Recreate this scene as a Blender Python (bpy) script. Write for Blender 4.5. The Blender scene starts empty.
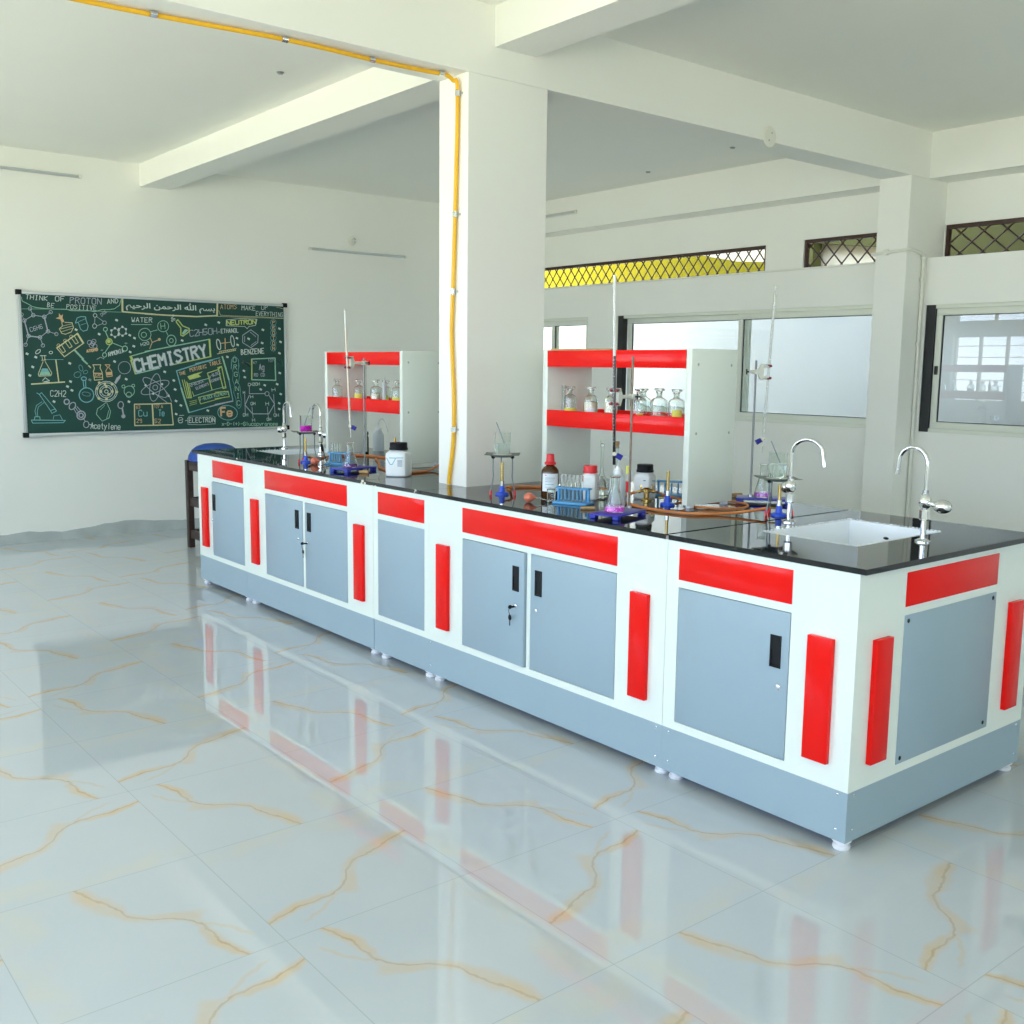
import bpy, bmesh, math, random
from mathutils import Vector, Matrix
random.seed(7)
PI=math.pi
SC=bpy.context.scene
COL=SC.collection
# ------------------------------------------------------------------ mesh builder
class MB:
    def __init__(s): s.v=[]; s.f=[]; s.mi=[]; s.cur=0
    def add(s,vs,fs):
        b=len(s.v); s.v+= [tuple(p) for p in vs]
        for f in fs: s.f.append(tuple(b+i for i in f)); s.mi.append(s.cur)
        return s
    def box(s,x0,x1,y0,y1,z0,z1,M=None):
        vs=[(x,y,z) for z in (z0,z1) for y in (y0,y1) for x in (x0,x1)]
        if M: vs=[M@Vector(p) for p in vs]
        return s.add(vs,[(0,2,3,1),(4,5,7,6),(0,1,5,4),(2,6,7,3),(0,4,6,2),(1,3,7,5)])
    def lathe(s,prof,c=(0,0,0),n=24,M=None):
        # prof: (r,z) list, from one end of the outline to the other
        vs=[];rows=[]
        for r,z in prof:
            if r<1e-6: rows.append([len(vs)]); vs.append((0,0,z))
            else:
                rows.append(list(range(len(vs),len(vs)+n)))
                vs+=[(r*math.cos(2*PI*i/n),r*math.sin(2*PI*i/n),z) for i in range(n)]
        fs=[]
        for a,b in zip(rows,rows[1:]):
            if len(a)==1 and len(b)==1: continue
            for i in range(n):
                j=(i+1)%n
                if len(a)==1: fs.append((a[0],b[j],b[i]))
                elif len(b)==1: fs.append((a[i],a[j],b[0]))
                else: fs.append((a[i],a[j],b[j],b[i]))
        M=(Matrix.Translation(c)@M) if M else Matrix.Translation(c)
        return s.add([M@Vector(p) for p in vs],fs)
    def tube(s,pts,r,n=10,cap=True):
        P=[Vector(p) for p in pts]; rr=r if isinstance(r,(list,tuple)) else [r]*len(P)
        vs=[];fs=[]; up=None
        for i,p in enumerate(P):
            t=(P[min(i+1,len(P)-1)]-P[max(i-1,0)]).normalized()
            if up is None:
                up=Vector((0,0,1)) if abs(t.z)<.9 else Vector((1,0,0))
            a=(up-t*up.dot(t)).normalized(); up=a; b=t.cross(a)
            vs+=[p+(a*math.cos(2*PI*k/n)+b*math.sin(2*PI*k/n))*rr[i] for k in range(n)]
        for i in range(len(P)-1):
            for k in range(n):
                l=(k+1)%n; fs.append((i*n+k,i*n+l,(i+1)*n+l,(i+1)*n+k))
        if cap: fs.append(tuple(reversed(range(n)))); fs.append(tuple((len(P)-1)*n+k for k in range(n)))
        return s.add(vs,fs)
    def cyl(s,p0,p1,r,n=16): return s.tube([p0,p1],r,n)
    def prism(s,poly,z0,z1,M=None):
        n=len(poly); vs=[(x,y,z0) for x,y in poly]+[(x,y,z1) for x,y in poly]
        if M: vs=[M@Vector(p) for p in vs]
        return s.add(vs,[tuple(reversed(range(n))),tuple(range(n,2*n))]+[(i,(i+1)%n,n+(i+1)%n,n+i) for i in range(n)])
    def sphere(s,c,r,n=16,sx=1,sy=1,sz=1,M=None):
        m=n//2
        prof=[(r*math.sin(PI*i/m),-r*math.cos(PI*i/m)) for i in range(m+1)]
        prof[0]=(0,-r);prof[-1]=(0,r)
        MM=(M or Matrix.Identity(4))@Matrix.Diagonal((sx,sy,sz,1))
        return s.lathe(prof,c,n,MM)
def smooth_path(pts,k=6):
    P=[Vector(p) for p in pts]; out=[]
    for i in range(len(P)-1):
        p0=P[max(i-1,0)];p1=P[i];p2=P[i+1];p3=P[min(i+2,len(P)-1)]
        for j in range(k):
            t=j/k
            out.append(.5*((2*p1)+(p2-p0)*t+(2*p0-5*p1+4*p2-p3)*t*t+(3*p1-p0-3*p2+p3)*t**3))
    out.append(P[-1]); return out
def obj(name,mb,mat,parent=None,bevel=0,world=False,label=None,smooth=True,angle=35,recalc=True,kind=None):
    me=bpy.data.meshes.new(name); vs=mb.v
    if world and parent:
        o0=Vector(parent.location); vs=[Vector(p)-o0 for p in vs]
    me.from_pydata([tuple(p) for p in vs],[],mb.f)
    mats=mat if isinstance(mat,list) else [mat]
    for m in mats: me.materials.append(m)
    if len(mats)>1:
        for p,i in zip(me.polygons,mb.mi): p.material_index=i
    if bevel or recalc:
        bm=bmesh.new(); bm.from_mesh(me)
        if recalc: bmesh.ops.recalc_face_normals(bm,faces=bm.faces)
        if bevel:
            es=[e for e in bm.edges if len(e.link_faces)==2 and e.calc_face_angle(0)>.6]
            bmesh.ops.bevel(bm,geom=es,offset=bevel,segments=2,profile=.5,affect='EDGES',clamp_overlap=True)
        bm.to_mesh(me); bm.free()
    if smooth:
        me.polygons.foreach_set('use_smooth',[True]*len(me.polygons)); me.set_sharp_from_angle(angle=math.radians(angle))
    o=bpy.data.objects.new(name,me); COL.objects.link(o)
    if parent: o.parent=parent
    if label: o['label']=label
    if kind: o['kind']=kind
    return o
def thing(name,label,cat,loc=(0,0,0),group=None,rz=0):
    o=bpy.data.objects.new(name,None); COL.objects.link(o); o.location=loc; o.rotation_euler=(0,0,rz); o.empty_display_size=.05
    o['label']=label; o['category']=cat
    if group: o['group']=group
    return o
def tag(o,label,cat,group=None):
    o['label']=label; o['category']=cat
    if group: o['group']=group
    return o
def struct(name,mb,mat,parent=None,**k):
    o=obj(name,mb,mat,parent,**k)
    if not parent: o['kind']='structure'
    return o
def copy_tree(o,parent=None):
    c=o.copy(); COL.objects.link(c)
    if parent: c.parent=parent
    for ch in list(o.children): copy_tree(ch,c)
    return c
# ------------------------------------------------------------------ materials
def mat(name,col,rough=.5,metal=0,trans=0,ior=1.45,var=0,scale=20,bump=0,spec=.5,coat=0,emit=0,alpha=1):
    m=bpy.data.materials.new(name); m.use_nodes=True; nt=m.node_tree; b=nt.nodes['Principled BSDF']
    b.inputs['Base Color'].default_value=(*col,1); b.inputs['Roughness'].default_value=rough; b.inputs['Metallic'].default_value=metal
    b.inputs['Transmission Weight'].default_value=trans; b.inputs['IOR'].default_value=ior; b.inputs['Specular IOR Level'].default_value=spec
    b.inputs['Coat Weight'].default_value=coat; b.inputs['Alpha'].default_value=alpha
    if var or bump:
        g=nt.nodes.new('ShaderNodeNewGeometry'); n=nt.nodes.new('ShaderNodeTexNoise'); n.inputs['Scale'].default_value=scale; n.inputs['Detail'].default_value=4
        nt.links.new(g.outputs['Position'],n.inputs['Vector'])
        if var:
            r=nt.nodes.new('ShaderNodeMix'); r.data_type='RGBA'
            r.inputs[6].default_value=(*[max(0,c*(1-var)) for c in col],1); r.inputs[7].default_value=(*[min(1,c*(1+var)) for c in col],1)
            nt.links.new(n.outputs['Fac'],r.inputs[0]); nt.links.new(r.outputs[2],b.inputs['Base Color'])
        if bump:
            bp=nt.nodes.new('ShaderNodeBump'); bp.inputs['Strength'].default_value=bump; bp.inputs['Distance'].default_value=.01
            nt.links.new(n.outputs['Fac'],bp.inputs['Height']); nt.links.new(bp.outputs['Normal'],b.inputs['Normal'])
    return m
M={}
M['paint']=mat('wall_paint',(.875,.88,.828),.6,var=.02,scale=1.5,bump=.03)
M['ceil']=mat('ceiling_paint',(.885,.89,.835),.7,var=.025,scale=1.2,bump=.03)
M['lam']=mat('white_laminate',(.79,.845,.775),.25)
M['grey']=mat('grey_laminate',(.315,.415,.475),.38,var=.03,scale=3)
M['red']=mat('red_laminate',(.86,.008,.006),.14,spec=.22)
M['dark']=mat('dark_interior',(.05,.05,.05),.8)
M['black']=mat('black_plastic',(.008,.009,.010),.45,spec=.25)
M['granite']=mat('black_granite',(.010,.012,.013),.04,var=.5,scale=300,spec=.6)
M['sealant']=mat('joint_sealant',(.30,.29,.27),.6,var=.2,scale=60)
M['foot']=mat('white_plastic_foot',(.82,.83,.86),.4)
M['chrome']=mat('chrome',(.82,.83,.84),.08,metal=1)
M['legsteel']=mat('dark_wire_steel',(.16,.20,.21),.4,metal=.6)
M['gauze']=mat('grey_wire_gauze',(.20,.225,.22),.6,metal=.3)
M['glassrod']=mat('glass_stirring_rod',(.30,.40,.45),.1,trans=.3)
M['buretteglass']=mat('burette_glass',(.93,.93,.90),.12,trans=.25,ior=1.2)
M['steel']=mat('dull_steel',(.45,.45,.44),.35,metal=1,var=.2,scale=80)
M['rust']=mat('weathered_rod_steel',(.24,.18,.14),.45,metal=.8,var=.4,scale=60)
M['rodsteel']=mat('grey_rod_steel',(.23,.245,.25),.4,metal=.7,var=.3,scale=60)
M['clearburette']=mat('clear_burette_glass',(.95,.97,.95),.05,trans=.8,ior=1.2)
M['brass']=mat('brass',(.62,.44,.15),.25,metal=1,var=.15,scale=60)
M['glass']=mat('clear_glass',(.90,.94,.92),.0,trans=1,ior=1.45)
M['pane']=mat('window_glass',(.93,.97,.96),.0,trans=1,ior=1.45)
M['water']=mat('water',(.95,.99,.98),.0,trans=1,ior=1.33)
M['cloudy']=mat('cloudy_water',(.90,.96,.92),.05,trans=.8,ior=1.33)
M['magenta']=mat('magenta_solution',(.66,.004,.56),.1,trans=0,ior=1.33)
M['violet']=mat('violet_solution',(.10,.003,.20),.1,trans=0,ior=1.33)
M['pinkliq']=mat('pink_violet_solution',(.50,.05,.52),.1,trans=0,ior=1.33)
M['kmno4']=mat('dark_purple_solution',(.012,.008,.014),.1)
M['milk']=mat('cream_solution',(.72,.62,.52),.25)
M['blue']=mat('blue_enamel',(.020,.035,.42),.3)
M['bluep']=mat('blue_burner_paint',(.03,.10,.68),.3)
M['rackblue']=mat('sky_blue_plastic',(.09,.36,.68),.35)
M['knob']=mat('dark_blue_plastic',(.015,.02,.30),.35)
M['rubber']=mat('orange_rubber',(.62,.21,.055),.5,var=.15,scale=40)
M['bulb']=mat('salmon_rubber',(.72,.20,.12),.4)
M['pe']=mat('white_polyethylene',(.82,.86,.88),.35)
M['ldpe']=mat('translucent_polyethylene',(.72,.79,.82),.35,trans=.35,ior=1.2)
M['amber']=mat('amber_glass',(.06,.022,.006),.08,spec=.7)
M['redcap']=mat('red_plastic',(.72,.03,.035),.35)
M['label']=mat('paper_label',(.80,.86,.90),.6)
M['ink']=mat('grey_print',(.28,.36,.44),.6)
M['teal']=mat('teal_print',(.10,.42,.48),.6)
M['ylabel']=mat('yellow_sticker',(.78,.80,.16),.6)
M['lime']=mat('lime_sticker',(.52,.72,.05),.6)
M['cream']=mat('cream_powder',(.78,.74,.60),.9,var=.1,scale=150)
M['yellowp']=mat('yellow_powder',(.80,.80,.22),.9)
M['cork']=mat('cork',(.46,.28,.12),.8,var=.35,scale=120)
M['wood']=mat('dark_stained_wood',(.050,.030,.024),.4,var=.35,scale=25)
M['stick']=mat('pale_wood',(.50,.38,.20),.7,var=.2,scale=40)
M['seat']=mat('blue_plastic_seat',(.022,.085,.40),.35)
M['yellow']=mat('yellow_pipe',(.86,.48,.02),.35)
M['pvc']=mat('white_pvc',(.78,.78,.70),.4)
M['alu']=mat('powder_coated_aluminium',(.76,.785,.69),.45)
M['alugrey']=mat('silver_aluminium',(.62,.66,.68),.3,metal=.6)
M['darkframe']=mat('dark_gasket',(.02,.022,.024),.5)
M['grille']=mat('brown_iron',(.06,.03,.022),.5)
M['board']=mat('green_chalkboard',(.010,.060,.047),.55,var=.10,scale=4)
M['ceramic']=mat('white_ceramic',(.84,.88,.92),.15)
M['maroon']=mat('maroon_rubber',(.22,.02,.035),.5)
M['clampw']=mat('pale_cast_clamp',(.66,.67,.60),.4)
M['yext']=mat('sunlit_foliage_yellow',(.20,.165,.014),1,spec=0,var=.05,scale=2)
M['oliveext']=mat('olive_exterior_paint',(.085,.080,.012),.8,var=.1,scale=2)
M['wext']=mat('cream_exterior_paint',(.66,.57,.38),.8,var=.04,scale=2)
M['greyext']=mat('grey_plaster',(.44,.435,.39),.8,var=.04,scale=3)
M['screen']=mat('darkened_pane_backing',(.07,.075,.072),.8,var=.04,scale=3)  # shade put into the colour, so the pane before it looks dim
M['skirt']=mat('grey_skirting_tile',(.47,.51,.50),.25,var=.25,scale=6)
def chalk(n,c): return mat('chalk_'+n,c,.95,var=.35,scale=140)
CH={'w':chalk('white',(.55,.64,.60)),'y':chalk('yellow',(.60,.58,.34)),'b':chalk('blue',(.19,.44,.47)),'g':chalk('green',(.30,.54,.40)),'o':chalk('orange',(.62,.42,.23)),'v':chalk('violet',(.40,.43,.50)),'l':chalk('lime',(.46,.56,.18))}
def floor_material():
    m=bpy.data.materials.new('marble_floor_tiles'); m.use_nodes=True; nt=m.node_tree; b=nt.nodes['Principled BSDF']; N=nt.nodes; L=nt.links
    def math_(op,a,c=None,d=None):
        n=N.new('ShaderNodeMath'); n.operation=op
        for i,x in enumerate((a,c,d)):
            if x is None: continue
            if isinstance(x,(int,float)): n.inputs[i].default_value=x
            else: L.new(x,n.inputs[i])
        return n.outputs[0]
    def mixf(a,c,f): # a*(1-f)+c*f
        return math_('ADD',math_('MULTIPLY',a,math_('SUBTRACT',1,f)),math_('MULTIPLY',c,f))
    def noise(vec,sc,det=4,off=0):
        n=N.new('ShaderNodeTexNoise'); n.inputs['Scale'].default_value=sc; n.inputs['Detail'].default_value=det
        v=N.new('ShaderNodeVectorMath'); v.operation='ADD'; L.new(vec,v.inputs[0]); v.inputs[1].default_value=(off,off*.7,off*.3); L.new(v.outputs[0],n.inputs['Vector']); return n.outputs['Fac']
    def curve(x,pts):
        n=N.new('ShaderNodeFloatCurve'); c=n.mapping.curves[0]
        c.points[0].location=pts[0]; c.points[1].location=pts[-1]
        for p in pts[1:-1]: c.points.new(*p)
        n.mapping.update(); L.new(x,n.inputs['Value']); return n.outputs[0]
    def ramp(x,a,c):  # 1 at a -> 0 at c
        n=N.new('ShaderNodeMapRange'); n.interpolation_type='SMOOTHSTEP'; L.new(x,n.inputs[0])
        n.inputs[1].default_value=a; n.inputs[2].default_value=c; n.inputs[3].default_value=1; n.inputs[4].default_value=0; return n.outputs[0]
    g=N.new('ShaderNodeNewGeometry'); sp=N.new('ShaderNodeSeparateXYZ'); L.new(g.outputs['Position'],sp.inputs[0])
    a=math_('DIVIDE',math_('ADD',sp.outputs[0],.375),.588); c=math_('DIVIDE',math_('SUBTRACT',sp.outputs[1],.015),.59)
    i=math_('FLOOR',a); j=math_('FLOOR',c); u=math_('SUBTRACT',a,i); v=math_('SUBTRACT',c,j)
    pi_=math_('FLOORED_MODULO',i,2); pj=math_('FLOORED_MODULO',j,2)
    eq=math_('COMPARE',pi_,pj,.1)
    U=mixf(u,math_('SUBTRACT',1,u),pi_); V=mixf(v,math_('SUBTRACT',1,v),pi_)
    s=mixf(U,math_('SUBTRACT',1,V),eq); t=mixf(V,U,eq)
    cb=N.new('ShaderNodeCombineXYZ'); L.new(s,cb.inputs[0]); L.new(t,cb.inputs[1]); st=cb.outputs[0]
    nz=math_('MULTIPLY',math_('SUBTRACT',noise(st,14,3),.5),.05)
    f=curve(s,[(0,.17),(.12,.21),(.29,.23),(.37,.235),(.46,.30),(.55,.42),(.63,.47),(.77,.51),(.89,.56),(1,.59)])
    d0=math_('SUBTRACT',math_('ADD',t,nz),f)
    slope=curve(s,[(0,.95),(.38,.95),(.45,.62),(.56,.62),(.64,.9),(1,.9)])
    d=math_('MULTIPLY',math_('ABSOLUTE',d0),slope)
    wid=curve(s,[(0,.35),(.2,.55),(.38,.35),(.5,.9),(.6,.45),(.75,1),(.88,.85),(1,.25)])
    breakup=math_('MULTIPLY',noise(st,6,4,3.1),1.5)
    off=curve(s,[(0,.5),(.2,.62),(.34,.55),(.48,.30),(.58,.5),(.72,.74),(.86,.66),(1,.5)])
    dd=math_('ABSOLUTE',math_('SUBTRACT',math_('MULTIPLY',d0,slope),math_('MULTIPLY',math_('SUBTRACT',off,.5),.10)))
    dn=math_('DIVIDE',dd,math_('ADD',math_('MULTIPLY',wid,.062),.012))
    halo=math_('MULTIPLY',ramp(dn,.15,1.15),breakup)
    core=math_('MULTIPLY',ramp(d,.002,.010),math_('MULTIPLY',noise(st,9,3,7.7),1.1))
    # side branch from the bend of the vein
    f2=curve(s,[(0,.06),(.15,.10),(.27,.15),(.36,.235),(.40,.40),(1,1)])
    br=math_('MULTIPLY',ramp(math_('ABSOLUTE',math_('SUBTRACT',math_('ADD',t,nz),f2)),.003,.022),ramp(math_('ABSOLUTE',math_('SUBTRACT',s,.25)),.08,.15))
    # faint clouds towards one corner
    cl=math_('MULTIPLY',ramp(math_('ABSOLUTE',math_('SUBTRACT',math_('ADD',t,math_('MULTIPLY',noise(st,4,4,1.2),.5)),1.17)),.02,.13),math_('SUBTRACT',math_('MULTIPLY',noise(st,5,4,9.),1.6),.35))
    def cmix(f,a,b):
        n=N.new('ShaderNodeMix'); n.data_type='RGBA'; n.clamp_factor=True
        if isinstance(f,float): n.inputs[0].default_value=f
        else: L.new(f,n.inputs[0])
        for k,x in ((6,a),(7,b)):
            if isinstance(x,tuple): n.inputs[k].default_value=(*x,1)
            else: L.new(x,n.inputs[k])
        return n.outputs[2]
    base=cmix(noise(g.outputs['Position'],1.7,3),(.46,.515,.56),(.55,.59,.615))
    col=cmix(math_('MULTIPLY',cl,.40),base,(.62,.57,.40))
    col=cmix(math_('MULTIPLY',br,.28),col,(.62,.42,.17))
    col=cmix(math_('MULTIPLY',halo,.60),col,(.64,.44,.19))
    col=cmix(math_('MULTIPLY',core,.55),col,(.36,.235,.10))
    e=math_('MINIMUM',math_('MINIMUM',u,math_('SUBTRACT',1,u)),math_('MINIMUM',v,math_('SUBTRACT',1,v)))
    col=cmix(math_('MULTIPLY',ramp(e,.0012,.0034),.7),col,(.36,.40,.42))
    L.new(col,b.inputs['Base Color']); b.inputs['Roughness'].default_value=.014; b.inputs['Specular IOR Level'].default_value=.55
    return m
M['floor']=floor_material()
# ------------------------------------------------------------------ room shell
XL,XR,YF,YB,H=-5.0,4.25,-5.0,7.24,3.1
struct('floor',MB().box(XL-.2,XR+.25,YF-.2,YB+.2,-.1,0),M['floor'],smooth=False)
struct('ceiling',MB().box(XL-.2,4.75,YF-.2,YB+.2,H,H+.15),M['ceil'],smooth=False)
struct('wall_back',MB().box(XL-.2,4.75,YB,YB+.2,0,H),M['paint'],smooth=False)
def wall_with_holes(fixed0,fixed1,axis,a0,a1,z0,z1,holes):
    """solid wall with real openings; axis = 'x' (plane x const, runs along y) or 'y'"""
    mb=MB(); A=sorted({a0,a1,*[h[0] for h in holes],*[h[1] for h in holes]}); Z=sorted({z0,z1,*[h[2] for h in holes],*[h[3] for h in holes]})
    for p,q in zip(A,A[1:]):
        for r,t in zip(Z,Z[1:]):
            ca,cz=(p+q)/2,(r+t)/2
            if any(h[0]<ca<h[1] and h[2]<cz<h[3] for h in holes): continue
            if axis=='x': mb.box(fixed0,fixed1,p,q,r,t)
            else: mb.box(p,q,fixed0,fixed1,r,t)
    return mb
W1=(5.735,6.95,1.035,1.945); W2=(2.56,5.36,1.035,1.945); W3=(.60,2.262,1.035,1.925)
low=[W1,W2,W3,(-2.2,-.2,1.035,1.925)]
struct('wall_right',wall_with_holes(XR,XR+.25,'x',YF,YB,0,2.25,low),M['paint'],smooth=False)
T1=(3.863,6.9,2.252,2.487); T2=(2.60,3.49,2.252,2.497); T3=(-.4,2.296,2.252,2.499)
struct('wall_right_upper',wall_with_holes(4.5,4.56,'x',YF,YB,2.15,H,[T1,T2,T3]),M['paint'],smooth=False)
LW=[(y,y+1.75,.98,2.06) for y in (-4.6,-2.5,-.4,1.7,3.8,5.35)]
LW[-1]=(5.75,7.05,.98,2.06)
LWT=[(y0,y1,2.24,2.62) for y0,y1,_,_ in LW]  # high openings added to let in more light
struct('wall_left',wall_with_holes(XL-.2,XL,'x',YF-.2,YB,0,H,LW+LWT),M['paint'],smooth=False)
FW=[(-4.2,-2.6,1.0,2.1),(1.9,3.1,1.45,2.4)]  # unseen openings, added and sized to brighten front-facing surfaces
struct('wall_front',wall_with_holes(YF-.2,YF,'y',XL,XR+.5,0,H,FW),M['paint'],smooth=False)
# beams, columns
struct('ceiling_beam',MB().box(XL,4.5,2.30,2.53,2.787,H),M['paint'],smooth=False)
struct('ceiling_beam',MB().box(.511,.757,2.53,YB,2.917,H),M['paint'],smooth=False)
struct('ceiling_beam',MB().box(.416,.657,YF,2.30,2.921,H),M['paint'],smooth=False)
struct('ceiling_beam',MB().box(4.25,4.5,2.53,YB,2.79,H),M['paint'],smooth=False)
struct('ceiling_beam',MB().box(4.25,4.5,YF,2.30,2.79,H),M['paint'],smooth=False)
struct('column',MB().box(.264,.742,2.30,2.53,0,2.787),M['paint'],smooth=False,bevel=.004)
struct('column',MB().box(4.02,4.5,2.30,2.54,0,2.787),M['paint'],smooth=False,bevel=.004)
# skirting tiles along the board wall with a ragged plaster line above
mb=MB(); x=XL; tops=[]
while x<4.2:
    tops.append((x,.085+.03*math.sin(x*2.3+1)*math.sin(x*5.1)+random.uniform(-.008,.008))); x+=.085
for (x0,t0),(x1,t1) in zip(tops,tops[1:]):
    mb.add([(x0,YB-.012,0),(x1,YB-.012,0),(x1,YB-.012,t1),(x0,YB-.012,t0),(x0,YB,0),(x1,YB,0),(x1,YB,t1),(x0,YB,t0)],[(0,1,2,3),(3,2,6,7)])
struct('baseboard_back',mb,M['skirt'],recalc=False)
# windows on the right wall
def frame_rect(mb,x0,x1,y0,y1,z0,z1,w):
    mb.box(x0,x1,y0,y1,z0,z0+w); mb.box(x0,x1,y0,y1,z1-w,z1); mb.box(x0,x1,y0,y0+w,z0+w,z1-w); mb.box(x0,x1,y1-w,y1,z0+w,z1-w)
def window(n,W,sashes,dark=None,handle=None):
    y0,y1,z0,z1=W; root=struct('window_%d'%n,_outer(W),M['alu'],bevel=.003)
    for k,(a,b,xo) in enumerate(sashes):
        f=MB(); frame_rect(f,XR+.02+xo,XR+.05+xo,a,b,z0+.028,z1-.028,.045); obj('sash',f,M['alu'],root,bevel=.003)
        g=MB().box(XR+.033+xo,XR+.038+xo,a+.046,b-.046,z0+.075,z1-.075); obj('pane',g,M['pane'],root,smooth=False)
        s=MB(); frame_rect(s,XR+.028+xo,XR+.043+xo,a+.0455,b-.0455,z0+.0735,z1-.0735,.005); obj('gasket',s,M['darkframe'],root,smooth=False)
    if dark:
        for (a,b,xo) in dark: obj('jamb_strip',MB().box(XR+.004+xo,XR+.06+xo,a,b,z0+.002,z1-.002),M['darkframe'],root,smooth=False)
    if handle: obj('latch',MB().box(XR+.008,XR+.02,handle-.012,handle+.012,1.44,1.5),M['darkframe'],root,bevel=.003)
    return root
def _outer(W):
    y0,y1,z0,z1=W; mb=MB()
    frame_rect(mb,XR+.008,XR+.11,y0,y1,z0,z1,.028); return mb
window(1,W1,[(5.74,6.29,.0),(6.25,6.93,.045)])
window(2,W2,[(2.585,3.93,.0),(3.85,5.255,.045)],dark=[(5.262,5.33,0.0)])
window(3,W3,[(.63,2.19,0)],dark=[(2.192,2.26,0)],handle=2.165)
# lattice grilles of the high openings
def lattice(n,T,step,run):
    y0,y1,z0,z1=T; root=struct('window_%d'%n,_lat_frame(T),M['grille'])
    mb=MB()
    y=y0-run
    while y<y1:
        for sgn in (1,-1):
            a=(y,z0+.005) if sgn==1 else (y,z1-.025); b=(y+run,z1-.025) if sgn==1 else (y+run,z0+.005)
            # clip to opening
            (ya,za),(yb,zb)=a,b
            if yb<=y0 or ya>=y1: continue
            if ya<y0: za=za+(zb-za)*(y0-ya)/(yb-ya); ya=y0
            if yb>y1: zb=za+(zb-za)*(y1-ya)/(yb-ya); yb=y1
            mb.tube([(4.53+.004*sgn,ya,za),(4.53+.004*sgn,yb,zb)],.0068,4)
        y+=step
    obj('grille_bars',mb,M['grille'],root,smooth=False)
def _lat_frame(T):
    y0,y1,z0,z1=T; mb=MB(); mb.box(4.515,4.55,y0,y1,z1-.028,z1); mb.box(4.515,4.55,y0,y0+.022,z0,z1-.028); mb.box(4.515,4.55,y1-.022,y1,z0,z1-.028); return mb
lattice(4,T1,.112,.165); lattice(5,T2,.145,.20); lattice(6,T3,.165,.26)
# windows of the opposite side: real frames with bars, open to daylight
def barred(n,axis,pos,W,nb=6,nv=3):
    a0,a1,z0,z1=W; mb=MB()
    def bx(p,q,r,t,d=.03):
        if axis=='x': mb.box(pos-.09-d/2,pos-.09+d/2,p,q,r,t)
        else: mb.box(p,q,pos-.09-d/2,pos-.09+d/2,r,t)
    bx(a0,a1,z0,z0+.04);bx(a0,a1,z1-.04,z1);bx(a0,a0+.04,z0+.04,z1-.04);bx(a1-.04,a1,z0+.04,z1-.04)
    for k in range(1,nv): c=a0+(a1-a0)*k/nv; bx(c-.025,c+.025,z0+.04,z1-.04)
    for k in range(1,nb): c=z0+(z1-z0)*k/nb; bx(a0+.04,a1-.04,c-.006,c+.006,.012)
    struct('window_%d'%n,mb,M['alu'],smooth=False)
n=7
for W in LW: barred(n,'x',XL,W); n+=1
for W in LWT: barred(n,'x',XL,W,2,2); n+=1
for W in FW: barred(n,'y',YF,W,7,3); n+=1
SKY=6.0; EXPO=0.40
# ------------------------------------------------------------------ outside seen through the windows, plus unseen roofs added to dim it
struct('wall_outside',MB().box(6.3,6.5,-5,10,0,2.45),M['greyext'],smooth=False)
struct('wall_outside_upper',MB().box(6.3,6.5,-5,10,2.45,3.6),M['wext'],smooth=False)
struct('foliage_backdrop_band',MB().prism([(4.9,2.47),(10,2.47),(10,2.80),(6.6,2.80),(5.6,2.60),(4.9,2.54)],6.25,6.299,Matrix(((0,0,1,0),(1,0,0,0),(0,1,0,0),(0,0,0,1)))),M['yext'],smooth=False)  # sloped yellow panel standing in for blurred sunlit foliage
struct('wall_outside_beam',MB().prism([(3.62,2.575),(4.52,2.69),(4.52,2.85),(3.62,2.85)],6.18,6.24,Matrix(((0,0,1,0),(1,0,0,0),(0,1,0,0),(0,0,0,1)))),M['oliveext'],smooth=False)
struct('wall_outside_post',MB().box(6.10,6.24,4.53,4.86,2.32,3.5),M['oliveext'],smooth=False)
struct('wall_outside_pier',MB().box(6.05,6.25,-3.5,3.6,2.2,3.6),M['oliveext'],smooth=False)
struct('pane_dimming_screen',MB().box(5.4,5.5,-3.5,1.9,0,1.98),M['screen'],smooth=False)  # added behind the third window to darken its pane
struct('sky_blocker_outside',MB().box(5.55,6.7,-5,10,3.6,3.75),M['wext'],smooth=False)  # unseen slab added to cut sky light on the outside walls
struct('sky_blocker_outside',MB().box(4.56,5.549,-5,2.3,3.3,3.4),M['wext'],smooth=False)  # unseen canopy added to keep the screen below it dark
struct('floor_outside',MB().box(4.5,9,-5,10,-.1,-.001),M['greyext'],smooth=False)
# ------------------------------------------------------------------ the laboratory bench
BW=1.109; KB,KT,DB,DT,RB,RT,TOP=.035,.195,.225,.709,.736,.845,.869
foot_me=None
def foot(root,x,y):
    mb=MB().lathe([(0,0),(.024,0),(.027,.004),(.027,.012),(.020,.016),(.020,.024),(.030,.026),(.030,.0345),(0,.0345)],(x,y,0),18)
    return obj('foot',mb,M['foot'],root,world=True)
def strip(root,y0,y1):
    return obj('edge_strip',MB().box(-.018,-.0002,y0,y1,.268,.659),M['red'],root,world=True,bevel=.0015,label='raised vertical red strip')
def handle(root,door,y,z0=.522,z1=.627,w=.041):
    mb=MB(); yy0,yy1=y-w/2,y+w/2; x0=-.0045
    frame_rect2(mb,x0,-.0012,yy0,yy1,z0,z1,.006); mb.box(-.0016,-.0011,yy0+.006,yy1-.006,z0+.006,z1-.006)
    mb.box(-.004,-.0012,yy0+.006,yy1-.006,z0+.06,z1-.006)
    return obj('handle',mb,M['black'],door,label='recessed black pull')
def frame_rect2(mb,x0,x1,y0,y1,z0,z1,w):
    mb.box(x0,x1,y0,y1,z0,z0+w); mb.box(x0,x1,y0,y1,z1-w,z1); mb.box(x0,x1,y0,y0+w,z0+w,z1-w); mb.box(x0,x1,y1-w,y1,z0+w,z1-w)
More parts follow.
